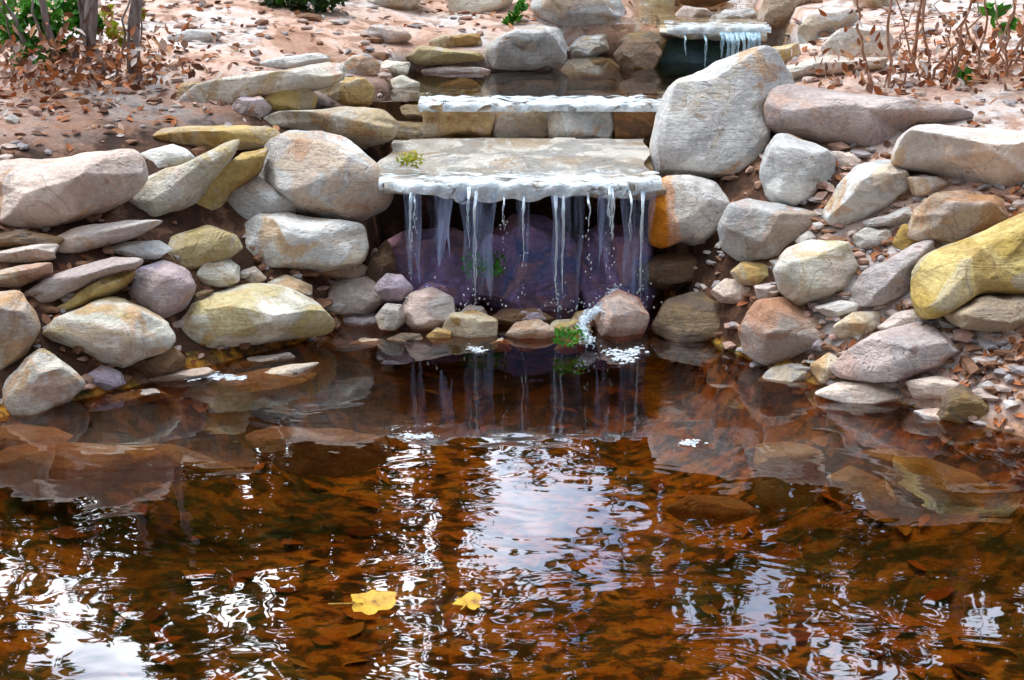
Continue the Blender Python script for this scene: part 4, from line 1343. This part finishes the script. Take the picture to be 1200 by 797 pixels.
def stems(base, specs, mat, parent, seed, name='stem'):
    for (dx, dy, h, r, lean) in specs:
        rs_ = np.random.RandomState(seed); seed += 1
        P, Rr = [], []
        for i in range(10):
            t = i / 9
            P.append((dx + lean * t + .02 * rs_.normal() * t, dy + .015 * rs_.normal() * t, -.05 + h * t))
            Rr.append(r * (1.25 - .6 * t))
        MB().add(*tube(P, Rr, 8)).build(name, mat, parent)


def plant(name, label, cat, px, py, depth_back=0.0):
    p, d = ground_hit(px, py)
    e = empty(name, p)
    tag(e, label, cat)
    return e, p, d


def leaves_at(e, p, d, spots, mat, seed, size, n=40, name='foliage'):
    rs_ = np.random.RandomState(seed)
    mb = MB()
    for (px, py, rp) in spots:
        c = at_depth(px, py, d) - p
        cluster(mb, c, rp * d / FPX, n, size, rs_)
    mb.build(name, mat, e)


# left sapling clump
e, p, d = plant('shrub', 'leafy green shrub with grey stems growing at the top left corner', 'shrub', 78, 88)
stems(p, [(-.02, 0, .75, .014, -.10), (.10, .02, .8, .027, .03), (.26, .03, .8, .024, .09), (.02, .03, .6, .014, .12), (.17, .0, .55, .012, -.12), (-.10, .02, .5, .010, -.18), (-.05, -.02, .55, .005, -.08), (.06, -.02, .5, .005, .1), (.2, -.03, .5, .005, .12), (.3, .0, .45, .004, .05), (-.16, .0, .42, .005, -.1)], M_bark, e, 5)
leaves_at(e, p, d, [(10, 12, 26), (22, 36, 18), (62, 40, 12), (70, 12, 18), (58, 64, 16), (72, 58, 10), (92, 28, 12), (40, 8, 18), (6, 40, 18), (34, 52, 12), (86, 8, 14), (48, 24, 14), (112, 30, 8), (26, 66, 14), (52, 80, 12), (84, 52, 10)], M_green, 3, .05, 60)
leaves_at(e, p, d, [(122, 14, 12), (134, 34, 12), (140, 48, 7), (165, 16, 5)], M_yg, 4, .05, 14, 'yellow_foliage')
mb = MB()
rs_ = np.random.RandomState(8)
for i in range(900):
    leaf(mb, (rs_.normal() * .26 + .06, rs_.normal() * .20 - .10, abs(rs_.normal()) * .10), rs_.normal(size=3) + [0, -.6, .7], rs_.uniform(.02, .06), rs_)
mb.build('dead_leaves', M_dry, e)
# right dry shrub
e, p, d = plant('dry_shrub', 'dry brown twigged shrub with withered leaves at the top right', 'shrub', 1108, 98)
stems(p, [(-.22, 0, .62, .006, -.05), (-.14, .02, .66, .007, .04), (-.05, 0, .5, .005, -.10), (.03, .03, .6, .006, .08), (.12, 0, .55, .005, .02), (.22, .02, .5, .006, .14), (-.28, .02, .4, .007, -.12), (.30, 0, .42, .007, .05), (-.18, -.02, .5, .004, .1), (-.08, .02, .45, .004, -.16), (.0, -.02, .48, .004, .12), (.07, .02, .4, .0035, -.12), (.15, -.02, .45, .004, .1), (.26, .0, .38, .0035, -.1), (-.25, 0, .36, .0035, .1), (-.1, -.03, .34, .006, .16), (.18, -.03, .3, .006, -.14)], M_twig, e, 50)
mb = MB()
for i in range(620):
    leaf(mb, (rs_.normal() * .28 + .05, rs_.normal() * .14 - .03, abs(rs_.normal()) * .10 * (2.4 if rs_.rand() < .15 else 1)), rs_.normal(size=3) + [0, -.6, .5], rs_.uniform(.018, .055), rs_)
mb.build('withered_leaves', M_dry, e)
e, p, d = plant('leafy_sprig', 'bright green leafy sprig reaching in at the top right corner', 'plant', 1178, 84)
stems(p, [(0, 0, .42, .006, .02), (.03, 0, .40, .005, .05)], M_twig, e, 70)
leaves_at(e, p, d, [(1170, 12, 16), (1188, 26, 9), (1160, 8, 8), (1178, 34, 6)], M_green, 12, .06, 9)
e, p, d = plant('weed', 'small lime green weed at the foot of the dry shrub', 'plant', 1132, 100)
leaves_at(e, p, d, [(1132, 92, 10), (1130, 84, 6)], M_green, 14, .05, 16)
e, p, d = plant('weed', 'green weed between the two boulders at the top edge', 'plant', 604, 30)
leaves_at(e, p, d, [(610, 8, 8), (604, 18, 8), (596, 24, 6)], M_green, 15, .05, 18)
e, p, d = plant('bush', 'dark green bush at the top edge above the path', 'bush', 345, 12)
leaves_at(e, p, d, [(318, 2, 16), (345, -2, 20), (372, 0, 20), (395, -6, 16), (350, -24, 26)], M_dark, 16, .06, 60)
leaves_at(e, p, d, [(355, -2, 10), (378, 2, 8), (330, -2, 8)], M_green, 18, .05, 12, 'bright_foliage')
for (px, py, lab, sd_) in [(568, 318, 'dark green moss hanging on the wet wall behind the falls', 25), (488, 122, 'yellow moss tuft at the left corner of the upper pool', 21), (481, 194, 'yellow green moss tuft on the left end of the pale ledge', 22), (668, 402, 'bright green moss at the foot of the fall left of the white foam', 23)]:
    p = at_y(px, py, .0) if sd_ == 25 else at_z(px, py, {21: .50, 22: .51, 23: .03}[sd_])
    mb = MB()
    rs_ = np.random.RandomState(sd_)
    cluster(mb, (0, 0, .025), .05 if sd_ < 23 else (.06 if sd_ == 23 else .085), 90 if sd_ < 24 else 170, .022, rs_, (1.1, 1, .6))
    o = mb.build('moss_tuft', M_yg if sd_ < 23 else M_green)
    o.location = p
    tag(o, lab, 'moss', 'tufts of moss')

# ------------------------------------------------------------------ trees beyond, seen mirrored in the pond
M_crown = leaf_mat('tree_leaves', [(.03, .08, .018), (.055, .14, .02), (.10, .18, .03)], .6, .35)


def tree_meshes(seed, H, rad, zb, nleaf, size):
    rs_ = np.random.RandomState(seed)
    tr = MB()
    P = [(.04 * math.sin(i) * i / 6, .03 * math.cos(1.7 * i) * i / 6, -.2 + H * .92 * i / 11) for i in range(12)]
    tr.add(*tube(P, [.11 * (1.15 - .95 * i / 11) * min(H / 6, 1.0) for i in range(12)], 9))
    cr = MB()
    for b in range(34):
        t = rs_.rand() ** .9
        z = zb + (H - zb) * t
        ang = rs_.uniform(0, 6.28)
        rr = rad * (1 - .65 * t) * rs_.uniform(.45, 1.0)
        tip = np.array([math.cos(ang) * rr, math.sin(ang) * rr, z + .15 * rr])
        base = np.array([0, 0, z - .35 * rr])
        tr.add(*tube([base, base * .5 + tip * .5 + [0, 0, .04], tip], [.026, .018, .007], 5))
        cluster(cr, tip, .30 * rad + .10, nleaf, size, rs_, (1, 1, .7))
        cluster(cr, base * .45 + tip * .55, .22 * rad + .08, nleaf // 2, size, rs_, (1, 1, .7))
    return tr, cr


KINDS = {}
for kname, args in {'slim': (1, 8.0, .62, 1.4, 34, .17), 'bushy': (2, 4.3, 1.15, .5, 48, .17), 'tall': (3, 8.6, 1.0, 2.6, 40, .18), 'high': (4, 9.6, 2.5, 4.9, 70, .2)}.items():
    tr, cr = tree_meshes(*args)
    t0 = tr.build('trunk', M_bark)
    c0 = cr.build('crown', M_crown)
    KINDS[kname] = (t0.data, c0.data)
    bpy.data.objects.remove(t0)
    bpy.data.objects.remove(c0)


def place_tree(kind, px, y, s, rot, label):
    x = (px - 600) / FPX * (y + 5) * 1.03
    r = empty('tree', (x, y, float(T(x, y))))
    tag(r, label, 'tree', 'trees beyond the stream')
    r.rotation_euler = (0, 0, rot)
    r.scale = (s, s, s)
    for nm, me in zip(('trunk', 'crown'), KINDS[kind]):
        link(nm, me, r)


LT = {'slim': 'slender tree beyond the stream, seen only as a dark reflection in the pond',
      'tall': 'tall tree beyond the stream, seen only as a dark reflection in the pond',
      'high': 'tall tree with a high spreading crown, mirrored at the middle of the pond',
      'bushy': 'low bushy tree beyond the stream, seen only as a dark reflection in the pond'}
TREES = [('slim', 165, 6.0, 1.0), ('slim', 345, 6.2, 1.0), ('slim', 398, 6.6, 1.05), ('slim', 525, 6.0, .62), ('tall', 800, 6.6, 1.0), ('slim', 1180, 6.0, 1.0), ('tall', -120, 7, 1.0), ('tall', 1330, 7, 1.0),
         ('bushy', 20, 6.0, .80), ('bushy', 150, 6.4, 1.0), ('bushy', 290, 6.0, .98), ('bushy', 400, 6.2, .85), ('bushy', 520, 6.5, .7), ('bushy', 640, 6.6, .62), ('bushy', 770, 6.2, .8), ('bushy', 880, 6.0, .82), ('bushy', 1010, 6.3, .80), ('bushy', 1140, 6.1, .88), ('bushy', 1280, 6.2, 1.05), ('bushy', -110, 6.2, 1.05),
         ('high', 770, 8.2, 1.0), ('high', 522, 7.8, .98), ('slim', 1075, 7.5, .85), ('slim', 985, 7.8, .9), ('slim', 1115, 7.2, .8)]
for i, (kd, px, y, s) in enumerate(TREES):
    place_tree(kd, px, y, s, i * 2.3, LT[kd])
